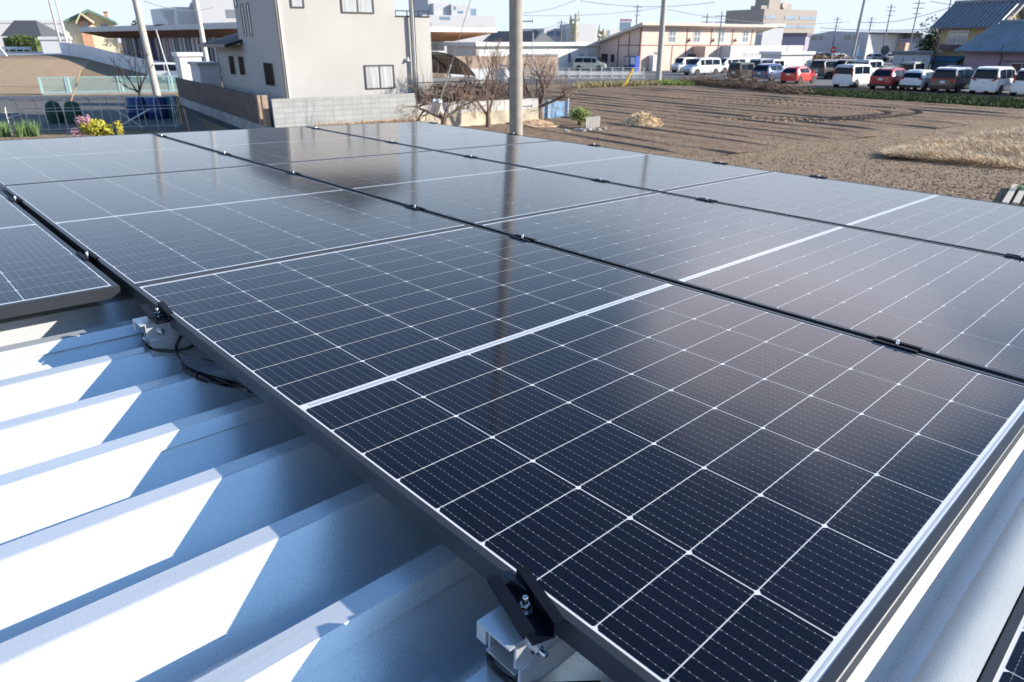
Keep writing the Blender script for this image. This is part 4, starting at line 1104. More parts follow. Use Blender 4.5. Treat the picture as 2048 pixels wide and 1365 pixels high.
# black tiled roof with a cream gable
a = far(968, 83, 124); w = far(1112, 83, 124).x - a.x
rt = thing('tiled_roof_house', 'house with a black tiled roof and cream gable behind the white wing', 'house', frame((a.x, a.y, 0)))
q = MB(); q.box(.5, w - .5, 0, 6, -.1, 3.7); q.build('wall', plain('ivory_wall', (.62, .58, .48), .8), rt)
q = MB(); q.add([(-.3, -.5, 3.6), (w * .70, -.5, 3.6), (w * .78, 3.2, 5.25), (1.6, 3.2, 5.25), (-.3, 6.5, 3.6), (w * .70, 6.5, 3.6)], [(0, 1, 2, 3), (2, 5, 4, 3), (0, 3, 4), (1, 5, 2), (0, 4, 5, 1)]); q.build('roof', plain('black_tiles', (.04, .043, .05), .5, 0, .3, 3), rt)
q = MB(); q.prism([(w * .66, 3.5), (w * .82, 5.0), (w * .99, 3.5)], 'y', -.9, -.6); q.build('gable', plain('ivory_wall', (.62, .58, .48)), rt)
# factory and signs
rt = block('long white factory with blue framed glazing on the horizon', 1088, 1242, 57, 240, 25, M_FARW, name='factory', wins=[(1094, 1108, 62, 72), (1110, 1124, 62, 72), (1126, 1150, 62, 72), (1166, 1172, 60, 76), (1182, 1188, 60, 76), (1214, 1220, 61, 72)], wmat=M_BLUEG)
def sign(lab, px0, px1, py0, py1, Y, mat, cat='sign'):
    a = far(px0, py1, Y); b = far(px1, py0, Y)
    rt = thing('billboard', lab, cat, frame((a.x, a.y, 0)))
    q = MB(); q.box(0, b.x - a.x, 0, .5, a.z, b.z); q.build('board', mat, rt)
    q = MB(); q.box((b.x - a.x) * .2, (b.x - a.x) * .2 + .3, .1, .4, 0, a.z); q.box((b.x - a.x) * .8 - .3, (b.x - a.x) * .8, .1, .4, 0, a.z); q.build('legs', M_FARG, rt); return rt
sign('small pale blue billboard over the distant factory', 1131, 1146, 48, 59, 210, plain('pale_blue_board', (.36, .45, .58), .5))
block('white rooftop box above the distant factory', 1150, 1192, 48, 235, 10, M_FARW)
sb = sign('white rooftop sign with red lettering left of the pink roof ridge', 1239, 1262, 45, 62, 200, plain('white_blue_board', (.50, .60, .70), .5))
a = far(1239, 62, 200); q = MB()
for i in range(6):
    x = i * 3.2 / 6; z = far(1240, 44.5, 200).z; q.box(x + .05, x + .40, .1, .25, z + .1, z + .75); q.box(x + .12, x + .33, .08, .26, z + .3, z + .42)
q.build('lettering', plain('red_letters', (.50, .05, .05), .5), sb)
# tan office building
T0 = far(1588, 90, 205); T0.z = 0
rt = thing('office_building', 'tan four-storey office building with stepped roof blocks', 'building', frame(T0, rz=rad(28)))
M_TAN = plain('tan_tiles', (.39, .345, .305), .8, 0, .05)
zt = far(1588, 20, 205).z; 
wl2 = 14.5
q = MB(); q.box(-13, 0.0, 0, 14, -.1, zt); q.box(.0, 7.2, 0, 14, -.1, zt - .003); q.build('wall', M_TAN, rt)
z2 = far(1560, -12, 205).z
q = MB(); q.box(-8.5, -4.2, 3, 8, zt, z2); q.box(-4.195, .8, 3.5, 8, zt, far(1600, 7, 205).z); q.box(-11, -8.505, 3.2, 7, zt, far(1540, 12, 205).z); q.build('roof_block', M_TAN, rt)
q = MB(); q.lathe([(.9, -.2), (.9, .2)], 14, 0, (0, 0, 0)); o = q.build('roof_dish', plain('brown_dish', (.30, .22, .19)), rt); o.matrix_local = Matrix.Translation((-2.5, 3.2, zt + 1.1)) @ Matrix.Rotation(rad(80), 4, 'X')
for py0, py1 in ((33, 40), (51, 57)):
    for x0, x1 in ((-12.4, -8.6), (-5.2, -.4), (.5, 6.8)):
        q = MB(); q.box(x0, x1, -.08, -.004, far(1588, py1, 205).z, far(1588, py0, 205).z); q.build('window', plain('office_glazing', (.30, .38, .46), .3, 0, .3, 2), rt)
block('white boxy building with a flat parapet roof in front of the tan office', 1527, 1568, 54, 135, 10, M_FARW, roofmat=M_WHITE, wins=[(1515, 1524, 62, 70)])
# purple shed and grey warehouse
rt = block('low mauve shop building left of the grey warehouse', 1529, 1612, 73, 160, 14, plain('mauve_siding', (.32, .29, .38), .7, 0, .05), wins=[(1562, 1592, 98, 104)], wmat=M_MIDG, name='shop_building', roofmat=plain('mauve_roof', (.16, .14, .17)), rz=-25)
wS = rt['_w']; q = MB(); q.box(wS * .44, wS * .66, -.2, -.07, far(1566, 94, 164).z, far(1584, 90, 164).z); q.build('shop_sign', plain('dark_red_sign', (.22, .05, .06), .5), rt)
w0 = far(1612, 70, 190); w1 = far(1738, 66, 160); w2 = far(1797, 70, 172)
rt = thing('grey_warehouse', 'big grey steel warehouse with a bright white end wall', 'warehouse', face_frame(w0, w1)); Lw = (w1 - w0).xy.length
def ribbed(name, col):
    m, t, b = newmat(name); s = t.sep(t.obj()); w = t.m('SINE', t.m('MULTIPLY', s[0], 22)); t.l(t.bump(w, .5, .02), b.inputs['Normal']); setp(b, base=col, rough=.5); return m
za, zb_ = far(1612, 70, 190).z, w1.z
q = MB(); q.add([(0, 0, -.1), (Lw, 0, -.1), (Lw, 0, zb_), (Lw * .45, 0, zb_ + .55), (0, 0, za - .2), (0, 12, -.1), (Lw, 12, -.1), (Lw, 12, zb_), (Lw * .45, 12, zb_ + .55), (0, 12, za - .2)], [(0, 1, 2, 3, 4), (9, 8, 7, 6, 5), (0, 5, 6, 1), (2, 7, 8, 3), (3, 8, 9, 4), (4, 9, 5, 0)]); q.build('wall', ribbed('grey_ribbed_siding', (.46, .48, .52)), rt)
M_i = rt.matrix_world.inverted()
l1 = M_i @ Vector((w1.x, w1.y, 0)); l2_ = M_i @ Vector((w2.x, w2.y, 0))
q = MB(); nrm = (l2_ - l1).normalized(); off = Vector((nrm.y, -nrm.x, 0)) * .06
q.prism([(l1.x + .02, l1.y + .02), (l2_.x, l2_.y), (l2_.x - 4, l2_.y + 8), (l1.x - 3, l1.y + 8)], 'z', -.1, far(1765, 69, 165).z); q.build('end_wall', M_WHITE, rt)
for x0, x1 in ((.12, .21), (.24, .32), (.66, .75), (.80, .88)):
    q = MB(); q.box(Lw * x0, Lw * x1, -.06, -.004, 4.0, 5.0); q.build('louvre', plain('tan_louvre', (.35, .31, .24), .6), rt)
q = MB(); q.box(-.1, Lw * .03, -.05, -.004, 0, za - .3); q.build('downpipe', plain('grey_pipe', (.35, .36, .37)), rt)
# yellow house with a tiled roof
Y0 = onp(1866, 130, far(1866, 130, 80), Vector((0, 1, 0))); Y0.z = 0
YR = rad(-56.5)
rt = thing('yellow_house', 'old yellow two-storey house with a grey ribbed tile roof', 'house', frame(Y0, rz=YR))
inv = rt.matrix_world.inverted(); nY = Vector((-math.sin(YR), math.cos(YR), 0))
def yl(px, py, yy=0.): v_ = inv @ onp(px, py, Y0 + nY * yy, nY); return v_.x, v_.z
zE = yl(1868, 57)[1]; wY = yl(1990, 60)[0]
q = MB(); q.prism([(0, -.1), (6.4, -.1), (6.4, zE), (3.2, zE + 2.0), (0, zE)], 'x', 0, wY); q.build('wall', plain('yellow_ochre_wall', (.47, .35, .20), .85, 0, .1, .8), rt)
M_YROOF = tiled('old_ribbed_tile_roof', (.095, .115, .15), .52, 'x', .35, .16)
q = MB(); q.add([(-.7, -.8, zE - .05), (wY + .7, -.8, zE - .05), (wY + .7, 3.2, zE + 2.45), (-.7, 3.2, zE + 2.45), (-.7, 7.2, zE - .05), (wY + .7, 7.2, zE - .05)], [(0, 1, 2, 3), (3, 2, 5, 4)])
n_ = int((wY + 1.4) / .42)
for i in range(n_ + 1):
    x = -.7 + i * .42; q.tube([(x, -.82, zE + .0), (x, 3.15, zE + 2.47)], .125, n=6)
q.tube([(-.8, 3.2, zE + 2.55), (wY + .8, 3.2, zE + 2.62)], .20, n=8); q.build('roof', plain('old_grey_tiles', (.24, .255, .275), .5, .0, .2, 2), rt)
q = MB(); q.prism([(-.7, zE - .25), (3.2, zE + 2.35), (3.2, zE + 2.05), (-.4, zE - .35)], 'x', wY + .70, wY + .78); q.prism([(7.1, zE - .25), (3.2, zE + 2.35), (3.2, zE + 2.05), (6.8, zE - .35)], 'x', wY + .70, wY + .78); q.build('gable_board', plain('ivory_board', (.30, .28, .25), .7), rt)
q = MB(); x0 = yl(1898, 63)[0]; x1 = yl(1938, 63)[0]
window(rt, x0, x1, yl(1898, 89)[1], yl(1898, 62)[1], M_MIDG, M_ALUL, bars=1, mull_h=yl(1898, 70)[1])
q = MB(); q.box(x0 - .3, x1 + .2, -.75, -.1, yl(1898, 100)[1], yl(1898, 89)[1]); q.build('balcony', plain('dark_brown_rail', (.12, .085, .085), .7), rt)
q = MB(); q.tube([(-.08, -.1, 0), (-.08, -.1, zE)], .09, n=8); q.build('downpipe', plain('maroon_pipe', (.14, .08, .085), .5), rt)
q = MB(); x0 = yl(1885, 115)[0]; x1 = yl(1932, 115)[0]; q.prism([(-1.9, 1.75), (-.02, 2.15), (-.02, 2.05), (-1.9, 1.68)], 'x', x0 - .8, x1); q.build('awning', plain('teal_blue_sheet', (.035, .16, .27), .5), rt)
q = MB(); q.box(x0, x1, -1.7, -1.6, -.1, 1.66); q.build('lean_to_front', plain('blue_grey_sheet', (.12, .20, .27), .6), rt)
B0 = onp(1925, 135, far(1925, 135, 72), Vector((0, 1, 0))); B0.z = 0; B0 = B0
BR = rad(-56.5)
rt = thing('blue_roofed_house', 'low mauve house with a ribbed blue metal roof behind the row of cars', 'house', frame(B0, rz=BR))
q = MB(); q.prism([(0, -.1), (6.6, -.1), (6.6, 2.8), (3.3, 4.6), (0, 2.8)], 'x', 0, 17); q.build('wall', plain('mauve_boards', (.33, .25, .29), .7, 0, .08, .6), rt)
q = MB(); q.add([(-.9, -.8, 2.72), (18, -.8, 2.72), (18, 3.3, 5.3), (1.0, 3.3, 5.3), (1.0, 7.4, 2.72), (18, 7.4, 2.72)], [(0, 1, 2, 3), (3, 2, 5, 4)])
for i in range(42):
    x = -.6 + i * .45; z_ = 0
    if x < 18: q.tube([(x, -.82, 2.74), (x + (.0 if x > 1 else 1.3), 3.2, 5.27)], .06, n=5)
q.tube([(.9, 3.3, 5.34), (18, 3.3, 5.34)], .16, n=8); q.build('roof', plain('blue_metal_roof', (.23, .275, .31), .6, .0, .1, 1), rt)
q = MB(); q.box(-.9, 18, -.95, -.82, 2.60, 2.74); q.build('gutter', plain('dark_brown_gutter', (.09, .075, .07), .5), rt)
for i in range(4): window(rt, 4.2 + i * 2.1, 6.1 + i * 2.1, .7, 1.75, M_DARKG, M_ALUL, bars=1)
q = MB(); q.box(3.6, 13.2, -.08, -.004, 1.80, 1.92); q.build('lintel', plain('dark_maroon_trim', (.12, .08, .09), .6), rt)
q = MB(); q.tube([(3.4, -.9, 2.7), (3.3, -.12, 2.2), (3.2, -.1, 0)], .06, n=8); q.tube([(3.4, -.9, 2.7), (3.55, -.9, 3.3)], .05, n=8); q.build('downpipe', plain('dark_maroon_trim', (.12, .08, .09)), rt)
# sheds between the warehouse and the yellow house
rt = block('pale grey corrugated shed left of the yellow house', 1788, 1862, 109, 78, 4, ribbed('pale_grey_sheet', (.46, .48, .52)), cat='shed', name='shed', roofmat=plain('dark_shed_roof', (.14, .15, .16)), rz=-32)
q = MB()
for i in range(4): q.box(.9 + i * 1.0, .95 + i * 1.0, -.03, -.004, 0, 2.0)
q.build('door_seam', plain('dark_seam', (.1, .1, .1)), rt)
block('small white flat shed at the car park edge in front of the red hedge', 1563, 1626, 110, 92, 3.5, M_WHITE, cat='shed', name='storage_shed', roofmat=M_WHITE2)
block('low mauve roof building on the skyline right of the warehouse', 1800, 1860, 84, 140, 10, M_FARG, roofmat=plain('mauve_grey_roof', (.25, .22, .26)), rz=-32)
block('small tan house wall beside the warehouse end', 1797, 1812, 86, 120, 8, plain('tan_brown_wall', (.40, .25, .18)), rz=-32)
# ------------------------------------------------------------------ greenery
M_HEDGE = leafmat('hedge_leaf', (.045, .075, .022), (.13, .17, .05))
M_DARKL = leafmat('dark_evergreen_leaf', (.018, .035, .016), (.06, .085, .035))
M_YEL = leafmat('yellow_green_leaf', (.30, .30, .035), (.52, .46, .06))
M_GREEN = leafmat('onion_leaf', (.10, .19, .07), (.25, .36, .15))
M_GRASS = leafmat('verge_grass', (.020, .042, .012), (.075, .115, .035), .8)
M_STRAW = leafmat('dry_straw', (.52, .38, .23), (.80, .64, .43), .8)
M_RED = leafmat('reddish_hedge_leaf', (.13, .11, .03), (.34, .15, .07))
def bush(name, label, cat, c, rx, ry, rz, n, s, seed, mat, trunk=True, group=None, shell=.5):
    R = random.Random(seed); rt = thing(name, label, cat, Matrix.Translation((c[0], c[1], 0)), group)
    q = MB(); cz = c[2]
    for k in range(7):
        o = (R.uniform(-.45, .45) * rx, R.uniform(-.45, .45) * ry, cz + R.uniform(-.4, .4) * rz)
        f = R.uniform(.45, .7); leaves(q, o, rx * f, ry * f, rz * f, n // 7, s, R, shell)
    q.build('foliage', mat, rt)
    if trunk:
        q = MB()
        for k in range(6): q.tube([(R.gauss(0, .06) * rx, R.gauss(0, .06) * ry, 0), (R.uniform(-.5, .5) * rx, R.uniform(-.5, .5) * ry, cz + rz * .3)], max(.012, rx * .035), .006, 5)
        q.build('stems', M_BARK, rt)
    return rt
a = gz(6, 92); a2 = gz(78, 92); hx = far(6, 80, 128); hx2 = far(77, 80, 128); zt = far(40, 72, 128).z
R = random.Random(2); q = MB(); hz = zg(hx.x, hx.y)
leaves(q, ((hx.x + hx2.x) / 2, 128, (zt + hz) / 2), (hx2.x - hx.x) / 2, 1.0, (zt - hz) / 2 * 1.1, 2600, .22, R, .0)
q.box(hx.x + .3, hx2.x - .3, 127.5, 128.6, hz - .3, zt - .3)
tag(q.build('hedge', M_HEDGE), 'clipped green hedge under the dark roofed house', 'hedge')
bush('evergreen_tree', 'dark evergreen tree between the shed and the yellow house', 'tree', tuple(far(1856, 95, 86).xy) + (3.4,), 2.0, 2, 2.9, 1500, .22, 4, M_DARKL)
bush('evergreen_tree', 'lone conical dark green treetop above the nursery roof', 'tree', tuple(far(279, 45, 115).xy) + (5.2,), 1.3, 1.3, 2.0, 700, .2, 6, M_DARKL)
for i, (px, w) in enumerate(((1838, 3.4), (1815, 2.6), (1848, 3))):
    f = far(px, 80, 260); bush('distant_tree', ['broad dark tree on the far skyline right of the warehouse', 'smaller dark tree nearest the warehouse end on the skyline', 'dark tree on the skyline closest to the yellow house'][i], 'tree', (f.x, f.y, 3.0), w * 1.5, 3, 2.4, 300, .6, 20 + i, M_DARKL, False, 'trees on the far skyline')
f = gp(1158, 253); bush('green_shrub', 'small green shrub behind the little white picket fence', 'shrub', (f.x, f.y, .42), .55, .45, .48, 900, .06, 11, leafmat('shrub_leaf', (.09, .15, .03), (.30, .34, .09)))
f = far(178, 262, 27.5); f.z = 0
fy = bush('flowering_shrub', 'bright yellow green shrub with pink blossoms behind the panels', 'shrub', (far(196, 262, 27.5).x, 27.5, .44), .74, .45, .42, 1000, .085, 13, M_YEL)
R = random.Random(4); q = MB()
for k in range(5): leaves(q, (-.50 + R.uniform(-.25, .4), -.25, .5 + R.uniform(-.3, .35)), .16, .16, .16, 34, .055, R, .2)
q.build('blossom', plain('pink_blossom', (.50, .27, .34), .7), fy)
bush('green_shrub', 'tiny yellow green shrub right of the flowering shrub', 'shrub', (far(237, 258, 27.5).x, 27.5, .45), .2, .2, .30, 160, .07, 15, M_YEL)
for i, (px, lab) in enumerate(((8, 'clump of green onion leaves cut by the left picture edge'), (60, 'clump of green onion leaves inside the pipe tunnel frame'))):
    f = far(px, 266, 28.6); rt = thing('onion_clump', lab, 'onion plant', Matrix.Translation((f.x, f.y, 0)), 'green onion clumps'); R = random.Random(30 + i); q = MB()
    for k in range(9): blades(q, (R.uniform(-.3, .3), R.uniform(-.3, .3), 0), 26, .62, .28, R, .012)
    q.build('leaves', M_GREEN, rt)
for i, (px, Y, lab) in enumerate(((1148, 122, 'pollarded tree with knobbly yellow green limbs before the distant factory'), (1204, 122, 'smaller pollarded bare tree right of the knobbly one'))):
    f = far(px, 90, Y); R = random.Random(40 + i); zt = far(px, (28, 58)[i], Y).z
    rt = thing('pollarded_tree', lab, 'tree', Matrix.Translation((f.x, f.y, 0))); q = MB()
    q.tube([(0, 0, 0), (.15, 0, zt * .6), (.1, 0, zt)], .42, .18, 7)
    for k in range(9):
        z = R.uniform(3.2, zt); s = R.choice((-1, 1)); q.tube([(.1, 0, z), (s * R.uniform(.4, .8), 0, z + R.uniform(.1, .3)), (s * R.uniform(.5, .9), 0, z + R.uniform(.7, 1.6))], .16, .07, 5)
    q.build('trunk', plain('yellow_lichen_bark', (.40, .36, .22), .9, 0, .3, 1.5), rt)
    q = MB(); leaves(q, (.1, 0, zt * .62), .8, .5, 1.8, 70, .14, R, .2); q.build('knobs', plain('yellow_green_lichen', (.33, .33, .13), .9), rt)
# hedge with reddish leaves behind the car park
q = MB(); a = far(1624, 128, 95); b = far(1695, 128, 92); R = random.Random(9); zt = far(1660, 110, 93).z
d = b - a; n = 16
for i in range(n):
    c = a + d * (i + .5) / n; leaves(q, (c.x, c.y, zt * .5), d.length / n, .6, zt * .52 + R.uniform(-.1, .15), 120, .17, R, .1)
tag(q.build('hedge', M_RED), 'reddish green hedge behind the rear row of cars', 'hedge')
# brush pile, verge, straw
R = random.Random(14); q = MB()
va, vb = gp(1375, 168), gp(1605, 190)
rt = thing('brush_pile', 'long heap of cut brown branches along the field edge', 'brush pile', Matrix.Identity(4))
for i in range(1500):
    t = R.random(); c = va.lerp(vb, t); h = .75 * math.sin(math.pi * min(1, max(0, t * .92 + .08))) ** .5
    p = c + Vector((R.gauss(0, .45), R.gauss(0, .55), 0)); z = abs(R.gauss(0, .45)) * h
    a_ = R.uniform(0, 6.283); L_ = R.uniform(.4, 1.5); dd = Vector((math.cos(a_), math.sin(a_), R.uniform(-.15, .5)))
    q.tube([(p.x, p.y, z), (p.x + dd.x * L_ * .5, p.y + dd.y * L_ * .5, max(.02, z + dd.z * L_ * .5 + R.uniform(-.05, .1))), (p.x + dd.x * L_, p.y + dd.y * L_, max(.02, z + dd.z * L_))], R.uniform(.010, .028), .006, 4, cap=False)
q.build('branches', plain('cut_branch', (.17, .115, .085), .9, 0, .4, 3), rt)
q = MB(); 
for i in range(40):
    t = R.random(); c = va.lerp(vb, t); leaves(q, (c.x + R.gauss(0, .35), c.y + R.gauss(0, .4), .25), .6, .5, .28, 26, .09, R, .1)
q.build('dead_leaves', plain('dead_leaf', (.15, .10, .07), .95, 0, .4, 4), rt)
def verge(name, label, corners, n, h, mat, seed, w=.02, per=5, spread=.12):
    R = random.Random(seed); q = MB(); a, b, c, d = corners
    for _ in range(n):
        s, t = R.random(), R.random(); p = a.lerp(b, s).lerp(d.lerp(c, s), t); blades(q, (p.x, p.y, 0), per, h, spread, R, w)
    tag(q.build(name, mat), label, 'grass', kind='stuff')
verge('verge_grass', 'dark green grass strip between the field and the parked cars', [gp(1560, 187), gp(2110, 224), gp(2110, 204), gp(1570, 178)], 5200, .20, M_GRASS, 5, .028, 6, .25)
verge('verge_grass', 'bright green grass tuft at the pale utility pole', [gp(1318, 171), gp(1385, 173), gp(1385, 166), gp(1318, 165)], 420, .35, leafmat('bright_grass', (.14, .22, .05), (.32, .40, .10)), 6, .03, 6, .25)
verge('dry_grass', 'dry yellowish grass along the far field edge by the side road', [gp(1150, 178), gp(1318, 172), gp(1318, 166), gp(1150, 171)], 700, .35, leafmat('dry_verge_grass', (.22, .19, .08), (.45, .38, .20)), 7, .03, 6, .3)
verge('dry_grass', 'dead ochre grass at the foot of the grey block wall', [W0 + E1 * 1.6 - E2 * .6, W0 + E1 * 6 - E2 * .6, W0 + E1 * 6 - E2 * .05, W0 + E1 * 1.6 - E2 * .05], 420, .55, leafmat('ochre_grass', (.42, .26, .12), (.66, .46, .26)), 8, .02, 6, .25)
def strawfield():
    R = random.Random(21); q = MB()
    lumps = [(gp(R.uniform(1800, 2150), R.uniform(268, 330)), R.uniform(.6, 1.6), R.uniform(.05, .24)) for _ in range(30)]
    for _ in range(15000):
        px = R.uniform(1770, 2120); t = (px - 1770) / 350
        p = gp(px, R.uniform(307 - 48 * min(1, t * 1.3), 318 + 30 * t))
        z = max([0] + [h * (1 - ((p - c).length / r) ** 2) for c, r, h in lumps])
        z *= R.uniform(.4, 1.1); a_ = R.uniform(0, 6.283); L_ = R.uniform(.12, .38); el = R.gauss(.05, .28)
        d = Vector((math.cos(a_) * math.cos(el), math.sin(a_) * math.cos(el), abs(math.sin(el)))) * L_
        o = Vector((-d.y, d.x, 0)).normalized() * R.uniform(.006, .013); b = Vector((p.x, p.y, z + .02)); m = b + d * .5 + UP * L_ * .12
        q.add([b - o, b + o, m + o, m - o, b + d], [(0, 1, 2, 3), (3, 2, 4)])
    tag(q.build('straw_patch', M_STRAW), 'patch of tangled dry straw at the right edge of the field', 'straw', kind='stuff')
strawfield()
def heap(name, label, cat, c, rx, ry, h, mat, n, seed, s):
    R = random.Random(seed); rt = thing(name, label, cat, Matrix.Translation((c.x, c.y, 0))); q = MB()
    N, Mm = 22, 8; vs = []
    for i in range(Mm):
        f = i / (Mm - 1)
        for k in range(N):
            a_ = 6.283 * k / N; rr = (1 - f) ** .55 * R.uniform(.88, 1.1); vs.append((rx * rr * math.cos(a_), ry * rr * math.sin(a_), h * (f ** .8) * R.uniform(.9, 1.05)))
    q.add(vs, [(i * N + k, i * N + (k + 1) % N, (i + 1) * N + (k + 1) % N, (i + 1) * N + k) for i in range(Mm - 1) for k in range(N)])
    for _ in range(n):
        a_ = R.uniform(0, 6.283); f = R.random() ** .5; p = Vector((rx * f * math.cos(a_), ry * f * math.sin(a_), h * (1 - f ** 1.8)))
        d = Vector((R.gauss(0, 1), R.gauss(0, 1), R.gauss(0, .5))).normalized() * s * R.uniform(.5, 1.4); o = d.orthogonal().normalized() * s * .10
        q.add([p - d - o, p - d + o, p + d + o, p + d - o], [(0, 1, 2, 3)])
    q.build('straw' if mat is M_STRAW else 'mound_body', mat, rt); return rt
heap('straw_stack', 'low stack of pale straw standing in the field', 'straw stack', gp(1284, 252), .95, .6, .50, M_STRAW, 1400, 3, .14)
heap('wood_chip_heap', 'pale heap of wood chips at the foot of the spreading tree', 'wood chip heap', gp(1072, 254), 1.15, .55, .30, plain('wood_chips', (.60, .42, .26), .95, 0, .3, 12), 1100, 4, .07)

# little picket with stones
f = gp(1172, 259); pf = thing('picket_fence', 'little weathered white picket fence beside the green shrub', 'fence', frame(f, Vector((.80, .60, 0))))
for i in range(9): q = MB(); q.box(i * .095, i * .095 + .055, 0, .018, 0, .50 + .02 * (i % 2)); q.build('picket', plain('weathered_white_wood', (.42, .41, .39), .8, 0, .15, 8), pf)
q = MB(); q.box(-.02, .80, .02, .045, .14, .19); q.box(-.02, .80, .02, .045, .38, .43); q.build('rail', plain('weathered_white_wood', (.58, .56, .53)), pf)
def rock(R, s):
    bm = bmesh.new(); bmesh.ops.create_icosphere(bm, subdivisions=2, radius=s)
    for v in bm.verts: v.co *= R.uniform(.78, 1.15); v.co.z *= .7
    me = bpy.data.meshes.new('garden_stone'); bm.to_mesh(me); bm.free(); me.materials.append(plain('pale_stone', (.42, .40, .38), .9, 0, .2, 6)); return me
R = random.Random(77)
for i in range(9):
    p = gp(1128 + i * 10 + R.uniform(-3, 3), 264 - .8 * max(0, i - 4) + R.uniform(-2, 1.5)); me = rock(R, R.uniform(.08, .15)); o = bpy.data.objects.new('garden_stone', me); COL.objects.link(o); o.location = (p.x, p.y, .04); tag(o, 'pale stone in the row edging the shrub and picket fence', 'stone', 'stones edging the shrub')
# blue net fence
a, b = gp(1042, 243), gp(1139, 235)
nf_ = thing('net_fence', 'sagging blue net stretched between posts behind the spreading tree', 'net fence', face_frame(a, b)); Ln = (b - a).length
M_NET, t_, b__ = newmat('blue_net'); setp(b__, base=(.17, .37, .62), rough=.7)
nz = t_.noise(t_.vscale(t_.pos(), 6, 6, 2), 1.5, 3); t_.l(t_.ramp(nz, [(.3, .25), (.6, .75)]), b__.inputs['Alpha'])
for x in (0, Ln * .55, Ln * .58, Ln * .97): q = MB(); q.box(x - .03, x + .03, 0, .05, 0, .92 + (.14 if x > Ln * .9 else 0)); q.build('post', plain('pale_blue_stake', (.30, .42, .55), .6), nf_)
q = MB(); n = 24
for i in range(n):
    x0, x1 = Ln * i / n, Ln * (i + 1) / n; zz = lambda x: .90 - .12 * math.sin(math.pi * ((x / Ln * 1.8) % 1)); y0 = .02 + .04 * math.sin(x0 * 5); y1 = .02 + .04 * math.sin(x1 * 5)
    q.quad((x0, y0 + .05, .03), (x1, y1 + .05, .03), (x1, y1 + .05, zz(x1)), (x0, y0 + .05, zz(x0)))
q.build('net', M_NET, nf_)
for i, (px, py, h, lab) in enumerate(((1110, 250, .55, 'short pale green garden stake near the blue net'), (1140, 246, .6, 'pale green garden stake left of the green shrub'))):
    f = gp(px, py); q = MB(); q.box(-.03, .03, -.03, .03, 0, h); o = q.build('garden_stake', plain('pale_green_stake', (.45, .55, .47), .6)); o.location = f; tag(o, lab, 'stake')
q = MB(); q.box(-.28, .28, -.2, .2, 0, .26); q.box(-.24, .24, -.16, .16, .261, .27); o = q.build('red_crate', plain('red_plastic', (.55, .09, .07), .45)); f = gp(897, 249); o.location = f; tag(o, 'red plastic crate beside the low bare tree', 'crate')
f0 = gp(936, 248); q = MB(); R = random.Random(5)
for i in range(26): q.add([(R.gauss(0, .55), R.gauss(0, .12), .01), (R.gauss(0, .55), R.gauss(0, .12), .09), (R.gauss(0, .55), R.gauss(0, .12), .04)], [(0, 1, 2)])
o = q.build('fallen_net', plain('pale_teal_net', (.40, .52, .52), .8)); o.location = f0; tag(o, 'crumpled pale teal net lying at the foot of the concrete wall', 'net')
# stakes
def stick(name, label, p0, p1, r, mat, cat='stake'):
    q = MB(); q.tube([p0, p1], r, r * .9, 7); tag(q.build(name, mat), label, cat)
M_BAMB = plain('bamboo', (.50, .34, .16), .7, 0, .15, 8)
stick('yellow_post', 'leaning yellow marker post at the far field edge', gp(1247, 174), far(1266, 137, gp(1247, 174).y + .2), .11, plain('yellow_paint', (.72, .50, .06), .5), 'post')
stick('bamboo_stake', 'tall bamboo stake leaning behind the pipe tunnel frame', far(140, 209, 38), far(161, 141, 38.5), .035, M_BAMB)
f = far(360, 225, 33); stick('wooden_stake', 'short wooden stake by the end of the brown wall', Vector((f.x, f.y, 0)), far(354, 196, 33), .045, M_BAMB)
f = far(379, 260, 30); stick('wooden_stake', 'slim wooden stake standing in the dark lane', Vector((f.x, f.y, 0)), far(367, 216, 30), .035, plain('worn_wood', (.42, .26, .17), .8))
# pipe tunnel frame
M_PIPE = plain('galvanised_pipe', (.60, .61, .61), .4, .45, .12, 6)
ta, tb = gp(24, 270), gp(352, 258.5); dt = (tb - ta).normalized(); Lt = (tb - ta).length
tf = thing('tunnel_frame', 'bare greenhouse tunnel frame of bent silver pipes', 'tunnel frame', frame(ta, dt))
WT, HT = 1.75, 1.32
def hoop(x): return [(x, 0, -.05), (x, .02, HT * .62), (x, .12, HT * .82), (x, .38, HT * .96), (x, WT / 2, HT), (x, WT - .38, HT * .96), (x, WT - .12, HT * .82), (x, WT - .02, HT * .62), (x, WT, -.05)]
for i in range(10): q = MB(); q.tube(spline(hoop(Lt * i / 9), 3), .014, n=6); q.build('hoop', M_PIPE, tf, True)
for y, z in ((WT / 2, HT + .015), (.03, HT * .66), (WT - .03, HT * .66), (.0, .16)):
    q = MB(); q.tube([(-.1, y, z), (Lt + .1, y, z)], .014, n=6); q.build('purlin', M_PIPE, tf)
q = MB(); q.tube([(Lt * .62, .02, .10), (Lt * .86, .03, HT * .66)], .030, n=8); q.tube([(Lt * .62, .6, HT * .66), (Lt * .78, .5, .05)], .020, n=8); q.build('brace', M_PIPE, tf)
for x in (0, Lt): q = MB(); q.tube([(x + .03, WT * .35, 0), (x + .03, WT * .35, HT * .97)], .014, n=6); q.tube([(x + .04, .0, HT * .5), (x + .04, WT, HT * .5)], .014, n=6); q.build('end_brace', M_PIPE, tf)
def drum(lab, p, h, r, mat):
    rt = thing('water_drum', lab, 'drum', Matrix.Translation(p), 'blue water drums'); q = MB(); q.lathe([(r * .94, 0), (r, .04), (r, h * .32), (r * 1.03, h * .34), (r, h * .36), (r, h * .64), (r * 1.03, h * .66), (r, h * .68), (r, h - .04), (r * .94, h)], 20); q.build('body', mat, rt, True)
    q = MB(); q.lathe([(r * .9, h + .001), (r * .9, h + .03)], 20); q.build('lid', mat, rt)
